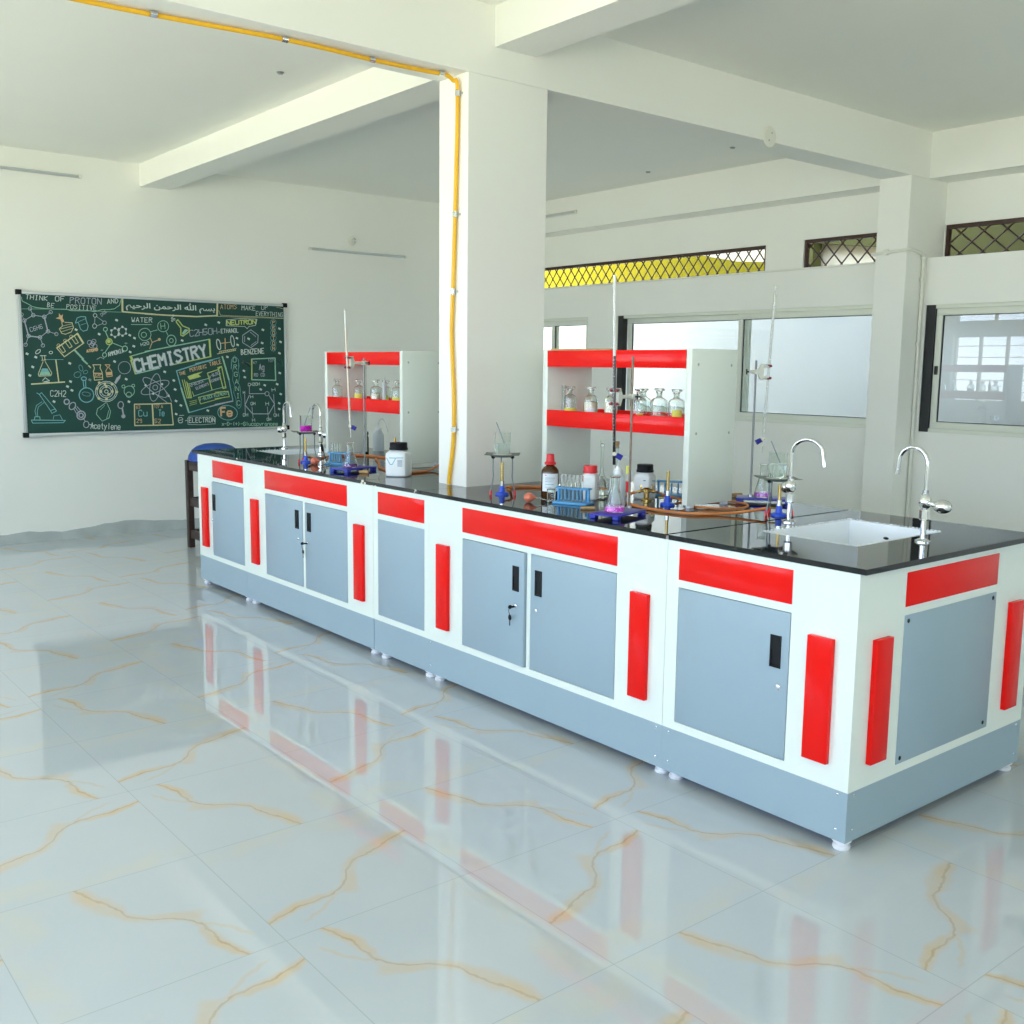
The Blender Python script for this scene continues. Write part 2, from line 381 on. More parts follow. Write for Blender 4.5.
def child_offset(ch,root):  # handle meshes are written in bench coordinates
    o0=Vector(root.location)
    for v in ch.data.vertices: v.co-=o0
def carcass(root,y0,y1,openings,ends=(True,True)):
    mb=wall_with_holes(0,.018,'x',y0,y1,KT,TOP,openings)
    mb.box(BW-.018,BW,y0,y1,KT,TOP); mb.box(.018,BW-.018,y0,y0+.018,KT,TOP); mb.box(.018,BW-.018,y1-.018,y1,KT,TOP)
    return obj('carcass',mb,M['lam'],root,world=True,smooth=False)
def plinth(root,y0,y1,end0=False,end1=False,screws=()):
    mb=MB(); mb.box(.0005,.016,y0,y1,KB,KT-.0005); mb.box(BW-.016,BW-.0005,y0,y1,KB,KT-.0005)
    mb.box(.016,BW-.016,y0+.0005,y0+.016,KB,KT-.0005); mb.box(.016,BW-.016,y1-.016,y1-.0005,KB,KT-.0005)
    p=obj('plinth',mb,M['grey'],root,world=True,smooth=False)
    for (x,y,z) in screws:
        mm=MB(); 
        if x==0: mm.sphere((-.0002,y,z),.005,10,.4,1,1)
        else: mm.sphere((x,-.0002,z),.005,10,1,.4,1)
        obj('screw',mm,M['chrome'],root,world=True)
    return p
def door(root,y0,y1,hinge=None,ang=0,hy=None,lock=None,key=False,hz=.522):
    """door leaf set in its opening; hinge = y of the hinged edge for a slightly open leaf"""
    o0=Vector(root.location); hg=hinge if hinge is not None else y0
    mb=MB().box(-.0012,.0165,y0+.0025-hg,y1-.0025-hg,DB+.0025,DT-.0025)
    d=obj('door',mb,M['grey'],root,bevel=.0012); d.location=(-o0.x,hg-o0.y,0); d.rotation_euler=(0,0,math.radians(ang))
    if hy: 
        h=handle(root,d,hy-hg,hz,hz+.105)
    if lock:
        ly,lz=lock[0]-hg,lock[1]
        obj('lock',MB().lathe([(0,0),(.009,0),(.009,.003),(.006,.005),(0,.005)],(-.0012,ly,lz),14,Matrix.Rotation(-PI/2,4,'Y')),M['chrome'],d)
        if key:
            k=MB().box(-.028,-.0065,ly-.0015,ly+.0015,lz-.004,lz+.004); k.sphere((-.034,ly-.003,lz+.002),.012,12,.9,.35,.7)
            k.tube(smooth_path([(-.034,ly+.004,lz-.002),(-.03,ly+.010,lz-.02),(-.022,ly+.014,lz-.036)],3),.0012,5)
            k.sphere((-.021,ly+.015,lz-.048),.013,12,.35,.8,1.0); k.box(-.022,-.0195,ly+.013,ly+.017,lz-.082,lz-.058)
            obj('key',k,M['black'],d,label='black headed key with a spare on its ring')
    return d
def red_panel(root,y0,y1):
    return obj('fascia_panel',MB().box(-.0022,-.0002,y0,y1,RB,RT),M['red'],root,world=True,bevel=.0006,label='flat red fascia panel')
# near end sink cabinet
c5=thing('sink_cabinet','white and grey bench cabinet with one lockable door, under the near sink','cabinet',(BW/2,.378,0),'bench cabinets')
carcass(c5,0,.755,[(.232,.70,DB,DT)]); plinth(c5,0,.7548,screws=[(0,.035,.182),(0,.035,.07),(.035,0,.182),(.035,0,.07),(1.075,0,.182),(1.075,0,.07),(0,.725,.18),(0,.725,.07)])
d=door(c5,.232,.70,hy=.284,lock=(.268,.461)); red_panel(c5,.232,.70); strip(c5,.071,.159)
obj('fascia_panel',MB().box(.257,.842,-.0022,-.0002,RB,RT),M['red'],c5,world=True,bevel=.0006,label='flat red fascia panel on the end face')
ep=obj('end_panel',MB().box(.257,.842,-.0022,-.0002,DB,DT),M['grey'],c5,world=True,bevel=.0006,label='plain grey panel screwed to the end face')
for x,z in ((.277,.690),(.818,.691),(.278,.243),(.811,.247)):
    obj('panel_screw',MB().sphere((x,-.003,z),.0075,10,1,.3,1),M['black'],c5,world=True)
for x0,x1 in ((.086,.175),(.938,1.026)):
    obj('edge_strip',MB().box(x0,x1,-.018,-.0002,.268,.659),M['red'],c5,world=True,bevel=.0015,label='raised vertical red strip on the end face')
for x,y in ((.036,.034),(.045,.72),(1.075,.034),(1.075,.72)): foot(c5,x,y)
# double cabinet near
c4=thing('double_cabinet','grey two-door cabinet with a key in its left door, nearest the near end cabinet','cabinet',(BW/2,1.492,0),'bench cabinets')
carcass(c4,.757,2.228,[(1.002,1.497,DB,DT),(1.521,1.967,DB,DT)]); plinth(c4,.7552,2.2288,screws=[(0,.785,.18),(0,.785,.07),(0,2.215,.18),(0,2.215,.07)])
door(c4,1.521,1.967,hinge=1.967,ang=-1.6,hy=1.577,hz=.541,lock=(1.575,.477),key=True); door(c4,1.002,1.497,hy=1.446,hz=.541,lock=(1.458,.478))
red_panel(c4,1.002,1.967); strip(c4,.832,.918); strip(c4,2.062,2.150)
for x,y in ((.045,.79),(.04,2.19),(1.07,.79),(1.07,2.19)): foot(c4,x,y)
# filler by the column
c3=thing('filler_cabinet','narrow white bench unit with a plain doorless grey front, in front of the column','cabinet',(BW/2,2.473,0),'bench cabinets')
carcass(c3,2.229,2.717,[]); plinth(c3,2.2292,2.715); red_panel(c3,2.266,2.671)
obj('front_panel',MB().box(-.0022,-.0002,2.266,2.671,DB,DT),M['grey'],c3,world=True,bevel=.0006,label='plain grey front panel')
for x,y in ((.04,2.265),(.04,2.66),(1.07,2.27),(1.07,2.66)): foot(c3,x,y)
# double cabinet far
c2=thing('double_cabinet','grey two-door cabinet with a key in its right door, left of the column','cabinet',(BW/2,3.46,0),'bench cabinets')
carcass(c2,2.719,4.199,[(2.974,3.437,DB,DT),(3.461,3.929,DB,DT)]); plinth(c2,2.7192,4.199)
door(c2,2.974,3.437,hy=3.387,hz=.550,lock=(3.41,.483),key=True); door(c2,3.461,3.929,hy=3.528,hz=.550,lock=(3.515,.492))
red_panel(c2,2.974,3.929); strip(c2,2.800,2.888); strip(c2,4.014,4.102)
for x,y in ((.04,2.76),(.04,4.16),(1.07,2.76),(1.07,4.16)): foot(c2,x,y)
# far end sink cabinet
c1=thing('sink_cabinet','white and grey bench cabinet with one door, at the far end nearest the chalkboard','cabinet',(BW/2,4.562,0),'bench cabinets')
carcass(c1,4.2,4.925,[(4.227,4.69,DB,DT)]); plinth(c1,4.2002,4.925); door(c1,4.227,4.69,hinge=4.227,ang=.9,hy=4.655,lock=(4.682,.459)); red_panel(c1,4.227,4.683); strip(c1,4.760,4.846)
for x,y in ((.04,4.25),(.035,4.89),(1.07,4.25),(1.07,4.89)): foot(c1,x,y)
# granite tops
Z0,Z1=.8693,.887
def slab(boxes,label):
    x=sum((b[0]+b[1])/2 for b in boxes)/len(boxes); y=sum((b[2]+b[3])/2 for b in boxes)/len(boxes)
    mb=MB()
    for b in boxes: mb.box(*b,Z0,Z1)
    o=obj('worktop_slab',mb,M['granite'],smooth=False); tag(o,label,'worktop','black granite worktop slabs'); return o
def slab_hole(x0,x1,y0,y1,hx0,hx1,hy0,hy1,label):
    o=slab([(x0,x1,y0,hy0),(x0,x1,hy1,y1),(x0,hx0,hy0,hy1),(hx1,x1,hy0,hy1)],label); return o
XA,XB=-.003,1.112
SK=(.325,.868,.222,.607); SK2=(.325,.868,4.36,4.74)
slab_hole(XA,XB,-.02,.752,*SK,'polished black granite slab with the white sink cut into it, nearest the camera')
slab([(XA,.578,.768,2.294)],'black granite slab along the front, under the amber bottle and blue tube rack')
slab([(.582,XB,.768,2.294)],'black granite slab behind the long centre joint, under the brass gas tap')
slab([(XA,.260,2.298,2.812),(.260,.746,2.538,2.812),(.746,XB,2.298,2.812)],'short black granite slab cut around the column with the yellow pipe')
slab([(XA,.578,2.818,4.196)],'black granite slab along the front, under the white jug and far retort stand')
slab([(.582,XB,2.818,4.196)],'black granite slab behind the centre joint at the far end, under the far wash bottle')
slab_hole(XA,XB,4.2,5.008,*SK2,'black granite slab around the far sink, nearest the chalkboard')
jb=MB().box(.0005,1.109,.7525,.7675,Z0,Z1-.006); jb.box(.5785,.5815,.768,2.294,Z0,Z1-.003); jb.box(0,1.109,2.2943,2.2978,Z0,Z1-.003)
tag(obj('joint_filler',jb,M['sealant'],smooth=False),'grey filler strip in the joints between the near granite slabs','sealant')
# sinks
def sink(s,label,over):
    x0,x1,y0,y1=s; e=.0008; w=.012; zt=.8866; zb=.69
    root=thing('sink',label,'sink',((x0+x1)/2,(y0+y1)/2,zb),'white sinks')
    x0+=e;x1-=e;y0+=e;y1-=e
    mb=MB().box(x0,x1,y0,y0+w,zb,zt).box(x0,x1,y1-w,y1,zb,zt).box(x0,x0+w,y0+w,y1-w,zb,zt).box(x1-w,x1,y0+w,y1-w,zb,zt).box(x0+w,x1-w,y0+w,y1-w,zb,zb+w)
    obj('basin',mb,M['ceramic'],root,world=True,smooth=False)
    obj('drain',MB().lathe([(0,0),(.03,0),(.03,.003),(.022,.0035),(.02,.001),(0,.001)],((x0+x1)/2,(y0+y1)/2,zb+w),20),M['chrome'],root,world=True)
    if over: obj('overflow_hole',MB().sphere((x1-w,over,.835),.011,12,.12,1.1,.5),M['black'],root,world=True)
    se=MB()
    for k in range(26):
        t=k/25; se.sphere((x1-.003,y0+.01+t*(y1-y0-.02),zt+.0025),.005*random.uniform(.5,1.0),6,.7,1.8,.5)
        se.sphere((x0+.01+t*(x1-x0-.02),y1-.003,zt+.0025),.005*random.uniform(.5,1.0),6,2.2,.7,.5)
    obj('sealant_bead',se,M['ceramic'],root,world=True)
    return root
sink(SK,'white ceramic sink set in the near end of the bench between two taps',.436)
sink(SK2,'white ceramic sink at the far end of the bench by the chalkboard',None)
# taps
def tap(loc,rz,label,ar=.053,kd=0):
    r=thing('lab_tap',label,'tap',loc,'chrome swan-neck taps',rz)
    obj('flange',MB().lathe([(0,0),(.026,0),(.026,.004),(.018,.009),(.011,.012),(0,.012)]),M['chrome'],r)
    obj('pillar',MB().lathe([(0,.012),(.0095,.012),(.0095,.072),(0,.072)],n=16).lathe([(0,.072),(.0135,.074),(.017,.078),(.017,.108),(.0135,.112),(0,.112)],n=6),M['chrome'],r)
    b=obj('valve_body',MB().lathe([(0,.112),(.010,.113),(.018,.122),(.0215,.136),(.018,.150),(.012,.158),(.012,.166),(0,.166)],n=20),M['chrome'],r)
    k=MB(); KR=Matrix.Rotation(kd,4,'Z'); k.tube([KR@Vector((0,-.014,.134)),KR@Vector((0,-.036,.131))],.010,12); k.sphere((KR@Vector((0,-.062,.127))),.025,18,1,1.3,.94,KR)
    obj('knob',k,M['chrome'],r,label='rounded chrome valve knob')
    obj('collar',MB().lathe([(0,.166),(.011,.166),(.011,.176),(0,.176)],n=8),M['steel'],r)
    pts=[(0,0,.160),(0,0,.245)]+[(0,ar-ar*math.cos(a),.262+.056*math.sin(a)) for a in [PI*i/16 for i in range(0,15)]]+[(0,2*ar+.002,.236)]
    s=obj('spout',MB().tube(pts,.0072,12),M['chrome'],r)
    obj('nozzle',MB().tube([(0,2*ar+.0018,.2395),(0,2*ar+.0045,.222)],.0092,12),M['chrome'],s)
    return r
t1=tap((.600,.692,.887),math.radians(180),'chrome swan-neck tap on the left of the near sink',.069,-.75)
t2=tap((.600,.148,.887),0,'chrome swan-neck tap on the right of the near sink, knob to the right')
tap((.575,4.82,.887),math.radians(180),'chrome swan-neck tap in front of the lower right corner of the chalkboard')
tap((.575,4.305,.887),0,'chrome swan-neck tap at the far sink, between purple beaker and reagent shelf')
# ------------------------------------------------------------------ reagent shelf units
def shelf_unit(y0,y1,x0,x1,label):
    r=thing('reagent_shelf',label,'shelf unit',((x0+x1)/2,(y0+y1)/2,.887),'two-tier reagent shelves')
    zt,zf=1.541,.901
    for (a,b) in ((y0,y0+.03),(y1-.034,y1)):
        p=obj('side_panel',MB().box(x0,x1,a,b,zf,zt),M['lam'],r,world=True,bevel=.0015)
        for x in (x0+.035,x1-.035): obj('glide',MB().box(x-.014,x+.014,a+.005,b-.005,.8875,zf-.0003),M['foot'],p,world=False).location=(0,0,0)
        for ch in p.children: child_offset(ch,r)
        ys=a-.0006 if a==y0 else b+.0006
        for x,z in ((x0+.040,1.478),(x1-.038,1.476),(x0+.040,1.196),(x1-.038,1.195)):
            s=obj('screw',MB().sphere((x,ys,z),.0062,10,1,.3,1),M['steel'],p); child_offset(s,r)
    for (zl,zh) in ((1.186,1.262),(1.462,1.537)):
        tr=obj('shelf_tray',MB().box(x0+.002,x1-.002,y0+.0305,y1-.0345,zl+.002,zl+.014),M['red'],r,world=True,smooth=False)
        f=obj('front_lip',MB().box(x0-.004,x0+.0015,y0+.0305,y1-.0345,zl,zh),M['red'],tr,bevel=.001); child_offset(f,r)
        f=obj('rear_lip',MB().box(x1-.0015,x1+.004,y0+.0305,y1-.0345,zl,zh),M['red'],tr,bevel=.001); child_offset(f,r)
    return r
shelf_unit(1.160,2.082,.552,.838,'white reagent shelf with two red tiers, right of the column, in front of the windows')
shelf_unit(3.300,4.198,.552,.838,'white reagent shelf with two red tiers, left of the column with the yellow pipe')
tag(obj('wooden_stick',MB().box(-.011,.011,-.15,.15,1.5375,1.5465,Matrix.Translation((.600,1.87,0))@Matrix.Rotation(.42,4,'Z')),M['stick'],smooth=False),'thin pale wooden stick lying on top of the near reagent shelf','stick')
def bottle(loc,rr,h,label,lab=None,fill=None,fh=.3,stop='flat',cat='bottle',grp='glass reagent bottles on the shelves',la=2.2):
    r=thing('reagent_bottle',label,cat,loc,grp)
    hb=h*.93; sh=h*.655; nk=.0125
    out=[(0,0),(rr*.95,0),(rr,rr*.06),(rr,sh),(rr*.975,sh+.006),(rr*.90,sh+.012),(rr*.72,sh+.0175),(nk*1.25,sh+.021),(nk,sh+.026),(nk,hb-.006),(nk*1.35,hb-.003),(nk*1.35,hb)]
    inn=[(nk*.86,hb),(nk*.88,sh+.026),(nk*1.1,sh+.020),(rr*.69,sh+.0162),(rr*.87,sh+.0108),(rr*.945,sh+.005),(rr*.965,sh),(rr*.965,rr*.12),(0,rr*.12)]
    obj('glass_body',MB().lathe(out+inn,n=28),M['glass'],r)
    obj('stopper',MB().lathe([(0,hb-.016),(nk*.72,hb-.016),(nk*.80,hb+.0005),(nk*1.8,hb+.003),(nk*1.85,h-.002),(nk*1.7,h),(0,h)],n=20),M['glass'],r)
    if fill:
        obj('contents',MB().lathe([(0,rr*.14),(rr*.915,rr*.14),(rr*.915,sh*fh),(rr*.5,sh*fh+.003),(0,sh*fh+.004)],n=24),M[fill],r)
    if lab:
        col,z0,z1,half=lab; a0=la
        vs=[];fs=[];n=8
        for i in range(n+1):
            a=a0-half+2*half*i/n
            for q in (rr+.0004,rr+.001):
                for z in (z0,z1): vs.append((q*math.cos(a),q*math.sin(a),z))
        for i in range(n):
            b=i*4; fs+=[(b+2,b+6,b+7,b+3),(b,b+1,b+5,b+4),(b+1,b+3,b+7,b+5),(b,b+4,b+6,b+2)]
        fs+=[(0,2,3,1),(n*4,n*4+1,n*4+3,n*4+2)]
        obj('label',MB().add(vs,fs),M[col],r)
    return r
SZ=1.2003
CA=math.atan2(-.75,-.66)   # direction of the aisle
bl=[((.66,2.006),.030,.170,'glass reagent bottle holding yellow powder, leftmost on the near reagent shelf',('ylabel',.012,.07,1.1),None,.4),
((.665,1.868),.034,.172,'glass reagent bottle with a round white sticker and cream powder on the near shelf',('label',.030,.075,.5),'cream',.9),
((.665,1.735),.031,.170,'glass reagent bottle of off-white powder directly behind the dark burette',None,'cream',.95),
((.66,1.552),.034,.170,'glass reagent bottle with a lime sticker, just right of the near retort rod',('lime',.012,.062,.45),None,.3),
((.742,1.606),.034,.170,'glass reagent bottle standing behind the lime-stickered one on the near shelf',None,None,.3),
((.66,1.433),.036,.174,'yellow-stained glass reagent bottle second from the right on the near shelf',None,'cream',.5),
((.662,1.335),.035,.172,'glass reagent bottle with a square yellow sticker, rightmost on the near shelf',('ylabel',.045,.085,.62),'yellowp',.35)]
for (xy,rr,h,lb,la,fi,fh) in bl: bottle((*xy,SZ),rr,h,lb,la,fi,fh,la=CA)
bl2=[((.598,4.122),.031,.172,'empty glass reagent bottle, leftmost on the far reagent shelf',None,None,.4),
((.66,3.962),.032,.170,'glass reagent bottle with a yellow sticker behind the far retort rod',('ylabel',.03,.085,.8),None,.3),
((.67,3.775),.035,.172,'wide glass reagent bottle with white powder in the middle of the far shelf',None,'cream',.8),
((.665,3.655),.032,.170,'glass reagent bottle with a lime sticker beside the white cylinder on the far shelf',('lime',.03,.085,.6),None,.3),
((.66,3.52),.035,.172,'glass reagent bottle with a low yellow label, rightmost on the far shelf',('ylabel',.02,.075,.9),'cream',.7)]
for (xy,rr,h,lb,la,fi,fh) in bl2: bottle((*xy,SZ),rr,h,lb,la,fi,fh,la=CA)
tt=thing('test_tube','narrow clear glass tube standing at the left end of the near shelf','test tube',(.64,2.032,SZ))
obj('glass_body',MB().lathe([(0,0),(.0085,0),(.0085,.172),(.0095,.174),(.0095,.176),(.0070,.176),(.0070,.004),(0,.004)],n=16),M['glass'],tt)
gc=thing('squeeze_cylinder','slim white plastic tube with pointed tip among the far shelf bottles','tube',(.62,3.60,SZ))
obj('body',MB().lathe([(0,0),(.013,0),(.013,.15),(.010,.158),(0,.158)],n=18),M['ldpe'],gc); obj('tip',MB().lathe([(0,.158),(.006,.158),(.004,.185),(.0025,.192),(0,.192)],n=12),M['ldpe'],gc)
WZ=.8872   # standing height on the granite
# ------------------------------------------------------------------ glassware and apparatus
def erlenmeyer(loc,label,liq,rr=.042,h=.138,fl=.020):
    r=thing('conical_flask',label,'flask',loc,'conical flasks on the retort stands')
    nk=rr*.40
    out=[(0,0),(rr*.93,0),(rr,.005),(rr*.99,.012),(nk*1.05,h*.66),(nk,h*.70),(nk,h*.96),(nk*1.22,h*.98),(nk*1.22,h)]
    inn=[(nk*.86,h),(nk*.86,h*.70),(nk*.9,h*.655),(rr*.955,.0125),(rr*.95,.0035),(0,.0030)]
    obj('glass_body',MB().lathe(out+inn,n=32),M['glass'],r)
    k=lambda z: rr*.94-(rr*.94-nk*.9)*max(0,(z-.0125)/(h*.655-.0125))
    obj('liquid',MB().lathe([(0,.0036),(rr*.92,.0040),(rr*.935,.0125),(k(fl)-.0012,fl),(0,fl)],n=32),M[liq],r)
    return r
def beaker(loc,label,liq,rr=.0365,h=.098,fl=.036,rod=None):
    r=thing('beaker',label,'beaker',loc,'beakers on the tripods')
    out=[(0,0),(rr*.94,0),(rr,.006),(rr,h*.96),(rr*1.05,h)]; inn=[(rr*1.02,h),(rr*.965,h*.955),(rr*.965,.007),(rr*.92,.0022),(0,.0022)]
    obj('glass_body',MB().lathe(out+inn,n=32),M['glass'],r)
    obj('liquid',MB().lathe([(0,.0030),(rr*.91,.0030),(rr*.95,.008),(rr*.95,fl),(0,fl)],n=32),M[liq],r)
    if rod: 
        obj('stirring_rod',MB().tube([(rod[0]*-.3,rod[1]*-.3,fl+.001),(rod[0],rod[1],h+.045)],.0021,8),M['glassrod'],r)
    return r
def tripod(loc,rz,label,hh=.181,ga=.074):
    r=thing('tripod_stand',label,'tripod',loc,'tripods carrying gauze and beaker',rz)
    rt=.050
    ring=[(rt*math.cos(2*PI*i/18),rt*math.sin(2*PI*i/18),hh-.005) for i in range(19)]
    obj('ring',MB().tube(ring,.0042,8,cap=False),M['legsteel'],r)
    for i in range(3):
        a=2*PI*i/3+.5; c,s=math.cos(a),math.sin(a)
        l=obj('leg',MB().tube(smooth_path([(rt*c,rt*s,hh-.006),(rt*1.02*c,rt*1.02*s,hh*.62),(rt*1.02*c,rt*1.02*s,hh*.42),(rt*1.25*c,rt*1.25*s,.010)],5),.0030,8),M['legsteel'],r)
        obj('lug',MB().sphere((rt*c,rt*s,hh-.010),.009,10,1,1,.8),M['black'],l)
        obj('rubber_tip',MB().tube([(rt*1.22*c,rt*1.22*s,.020),(rt*1.27*c,rt*1.27*s,.0005)],.0055,10),M['redcap'],l,label='red rubber tip')
    return r
def gauze(loc,rz,label):
    w=.078; mb=MB(); n=10; vs=[];fs=[]
    for z in (0,.0012):
        for i in range(n+1):
            for j in range(n+1):
                u,v=i/n*2-1,j/n*2-1; vs.append((u*w,v*w,z+.004*(max(0,abs(u)+abs(v)-1.25))**1.3))
    N=(n+1)**2
    for i in range(n):
        for j in range(n):
            a=i*(n+1)+j; fs+= [(a,a+1,a+n+2,a+n+1),(N+a,N+a+n+1,N+a+n+2,N+a+1)]
    for i in range(n):
        for a,b in ((i,i+1),(n*(n+1)+i,n*(n+1)+i+1),(i*(n+1),(i+1)*(n+1)),(i*(n+1)+n,(i+1)*(n+1)+n)): fs.append((a,b,N+b,N+a))
    r=thing('wire_gauze',label,'gauze',loc,'wire gauzes on the tripods',rz)
    obj('mesh_sheet',mb.add(vs,fs),M['gauze'],r)
    obj('ceramic_disc',MB().lathe([(0,.0013),(.044,.0013),(.044,.0020),(0,.0020)],n=28),M['cream'],r)
    return r
def burner(loc,label,rz=0,h=.145,tint='brass'):
    r=thing('bunsen_burner',label,'burner',loc,'blue bunsen burners',rz)
    obj('base',MB().lathe([(0,0),(.031,0),(.031,.007),(.028,.0095),(.0135,.012),(.012,.040),(0,.040)],n=28),M['bluep'],r)
    obj('air_collar',MB().lathe([(0,.040),(.0095,.040),(.0095,.062),(0,.062)],n=18),M['chrome'],r)
    obj('barrel',MB().lathe([(0,.0595),(.0065,.0625),(.0065,h),(.0050,h),(.0050,.07),(0,.07)],n=16),M[tint],r)
    obj('gas_inlet',MB().tube([(.010,0,.030),(.038,0,.030)],.0042,10),M['brass'],r)
    return r
def hose(pts,label,r=.0060,k=7):
    o=obj('rubber_hose',MB().tube(smooth_path(pts,k),r,10),M['rubber']); tag(o,label,'hose','orange rubber gas hoses'); return o
HZ=.8934
def retort(loc,rz,label,rod,rodh=.603,clampz=.445,reach=(-.118,-.005),rodmat='rust'):
    """plate along local x; rod at 'rod'; clamp grips at rod + reach"""
    r=thing('retort_stand',label,'retort stand',loc,'retort stands',rz)
    L_,B_=.118,.064
    pl=MB(); pl.prism([(-L_,-B_),(L_,-B_),(L_,B_),(-L_,B_)],.0125,.0195)
    obj('base_plate',pl,M['blue'],r,bevel=.003)
    for sx in (-1,1):
        for sy in (-1,1):
            f=MB(); 
            x,y=sx*(L_-.016),sy*(B_-.014)
            f.prism([(x-.014,y-.012),(x+.014,y-.012),(x+.014,y+.012),(x-.014,y+.012)],.0003,.0122); obj('foot',f,M['blue'],r,bevel=.002)
    obj('rod',MB().tube([(rod[0],rod[1],.0197),(rod[0],rod[1],rodh)],.0046,12),M[rodmat],r)
    obj('boss_nut',MB().lathe([(.0052,.0197),(.011,.0197),(.011,.0285),(.0052,.0285)],(rod[0],rod[1],0),6),M['steel'],r)
    cz=clampz; d=Vector((reach[0],reach[1],0)); dl=d.length; d.normalize(); nrm=Vector((-d.y,d.x,0))
    p=Vector((rod[0],rod[1],cz))
    arm=MB(); arm.tube([p-d*.030,p+d*(dl-.028)],.0072,10); arm.tube([p-nrm*.013,p+nrm*.015],.011,10)
    RM=Matrix((( d.x,nrm.x,0,p.x),(d.y,nrm.y,0,p.y),(0,0,1,p.z),(0,0,0,1)))
    arm.prism([(dl-.036,-.034),(dl-.018,-.034),(dl-.022,0),(dl-.018,.034),(dl-.036,.034),(dl-.048,.008),(dl-.048,-.008)],-.0075,.0075,RM@Matrix(((1,0,0,0),(0,0,-1,0),(0,1,0,0),(0,0,0,1))))
    ca=obj('clamp',arm,M['clampw'],r)
    sc=MB().tube([p-d*.0302,p-d*.042],.0038,8); sc.tube([p-d*.040-Vector((0,0,.012)),p-d*.040+Vector((0,0,.012))],.0030,8); sc.tube([p+nrm*.0152,p+nrm*.036],.0036,8)
    obj('thumb_screw',sc,M['black'],ca)
    for sgn in (1,-1):
        for ss in (1,-1):
            q=p+d*(dl-.026)+nrm*ss*.0075+Vector((0,0,sgn*.024)); tip=p+d*(dl+.006)+nrm*ss*.0135+Vector((0,0,sgn*.026))
            obj('jaw',MB().tube([q,(q+tip)/2+nrm*ss*.003,tip],[.0058,.0052,.0046],8),M['clampw'],ca)
            o_=p+d*dl+nrm*ss*.0128+Vector((0,0,sgn*.026))
            obj('jaw_sleeve',MB().tube([o_-d*.010,o_+d*.009],.0058,8),M['maroon'],ca,label='maroon rubber sleeve on the jaw')
    return r
def burette(p0,p1,label,liq,f0=0,f1=1,liqmat=None,marks='label',rr=.0060,knobdir=(1,-.9,-.75),gm='buretteglass'):
    """p0 tip (bottom) to p1 (top)"""
    p0,p1=Vector(p0),Vector(p1); r=thing('burette',label,'burette',p0,'burettes clamped upright')
    d=(p1-p0); Lg=d.length; R=d.to_track_quat('Z','Y').to_matrix().to_4x4()
    t0=.090
    obj('glass_tube',MB().lathe([(.0018,0),(.0028,.045),(.0028,.055),(.0028,.070),(rr,t0),(rr,Lg-.004),(rr*1.25,Lg),(rr*.95,Lg),(rr*.78,Lg-.006),(rr*.78,t0+.004),(.0016,.072),(.0012,0),(.0018,0)],n=18,M=R),M[gm],r)
    if liq:
        a,b=t0+.006+f0*(Lg-t0-.01),t0+.006+f1*(Lg-t0-.01)
        obj('liquid',MB().lathe([(0,a),(rr*1.012,a),(rr*1.012,b),(0,b)],n=16,M=R),M[liq],r)
    mk=MB(); n=46; wd=R.inverted().to_3x3()@Vector((-.72,-.69,0)); va=math.atan2(wd.y,wd.x)
    for k in range(n):
        z=t0+.02+(Lg-t0-.09)*k/(n-1); full=(k%5==0)
        for i in range(5):
            st=.26 if full else .15; a0=va-1.15+i*st; a1=a0+st; q=rr*1.05
            mk.add([R@Vector((q*math.cos(x),q*math.sin(x),y)) for x,y in ((a0,z),(a1,z),(a1,z+.0013),(a0,z+.0013))],[(0,1,2,3)])
    obj('graduations',mk,M[marks],r,recalc=False)
    st=MB().tube([R@Vector((-.012,0,.062)),R@Vector((.012,0,.062))],.0075,12)
    obj('stopcock_body',st,M['cream'],r)
    kd=Vector(knobdir).normalized()
    kb=MB().tube([Vector(R@Vector((0,0,.062)))+kd*.010,Vector(R@Vector((0,0,.062)))+kd*.034],[.0105,.0115],12)
    obj('stopcock_key',kb,M['knob'],r,label='blue stopcock key')
    return r
# --- near group on the front slab
ga=math.radians(16.7)
ca,sa=math.cos(ga),math.sin(ga)
def loc2w(c,a,x,y): return (c[0]+x*math.cos(a)-y*math.sin(a),c[1]+x*math.sin(a)+y*math.cos(a))
bx,by=loc2w((.170,1.175),ga,.106-.124,.009-.004)
erlenmeyer((bx-.002,by,WZ+.0197),'conical flask with bright magenta liquid under the dark burette','magenta')
def stand_with(loc,rz,label,rod,rodh,clampz,p0,p1,rodmat='rust'):
    t=(WZ+clampz-p0[2])/(p1[2]-p0[2]); r0=loc2w(loc,rz,*rod)
    dx,dy=p0[0]+(p1[0]-p0[0])*t-r0[0],p0[1]+(p1[1]-p0[1])*t-r0[1]
    return retort(loc,rz,label,rod,rodh,clampz,(dx*math.cos(rz)+dy*math.sin(rz),-dx*math.sin(rz)+dy*math.cos(rz)),rodmat)
stand_with((.170,1.175,WZ),ga,'blue-based retort stand with a brown rod, beside the near blue tube rack',(.106,.009),.618,.462,(bx-.005,by+.005,1.070),(bx-.017,by+.016,1.806))
burette((bx-.005,by+.005,1.070),(bx-.017,by+.016,1.806),'burette half filled with black-purple solution over the magenta flask','kmno4',-.12,.533,marks='label')
# far group
fx,fy=loc2w((.205,3.255),ga,.102-.118,.012-.004)
erlenmeyer((fx-.001,fy,WZ+.0197),'conical flask with dark violet liquid under the cream-filled burette','violet')
stand_with((.205,3.255,WZ),ga,'blue-based retort stand beside the white jug, in front of the far shelf',(.102,.012),.612,.585,(fx+.003,fy-.001,1.070),(fx-.016,fy+.016,1.752),'rodsteel')
burette((fx+.003,fy-.001,1.070),(fx-.016,fy+.016,1.752),'burette filled with cream liquid over the violet flask','milk',0,.83,marks='cream')
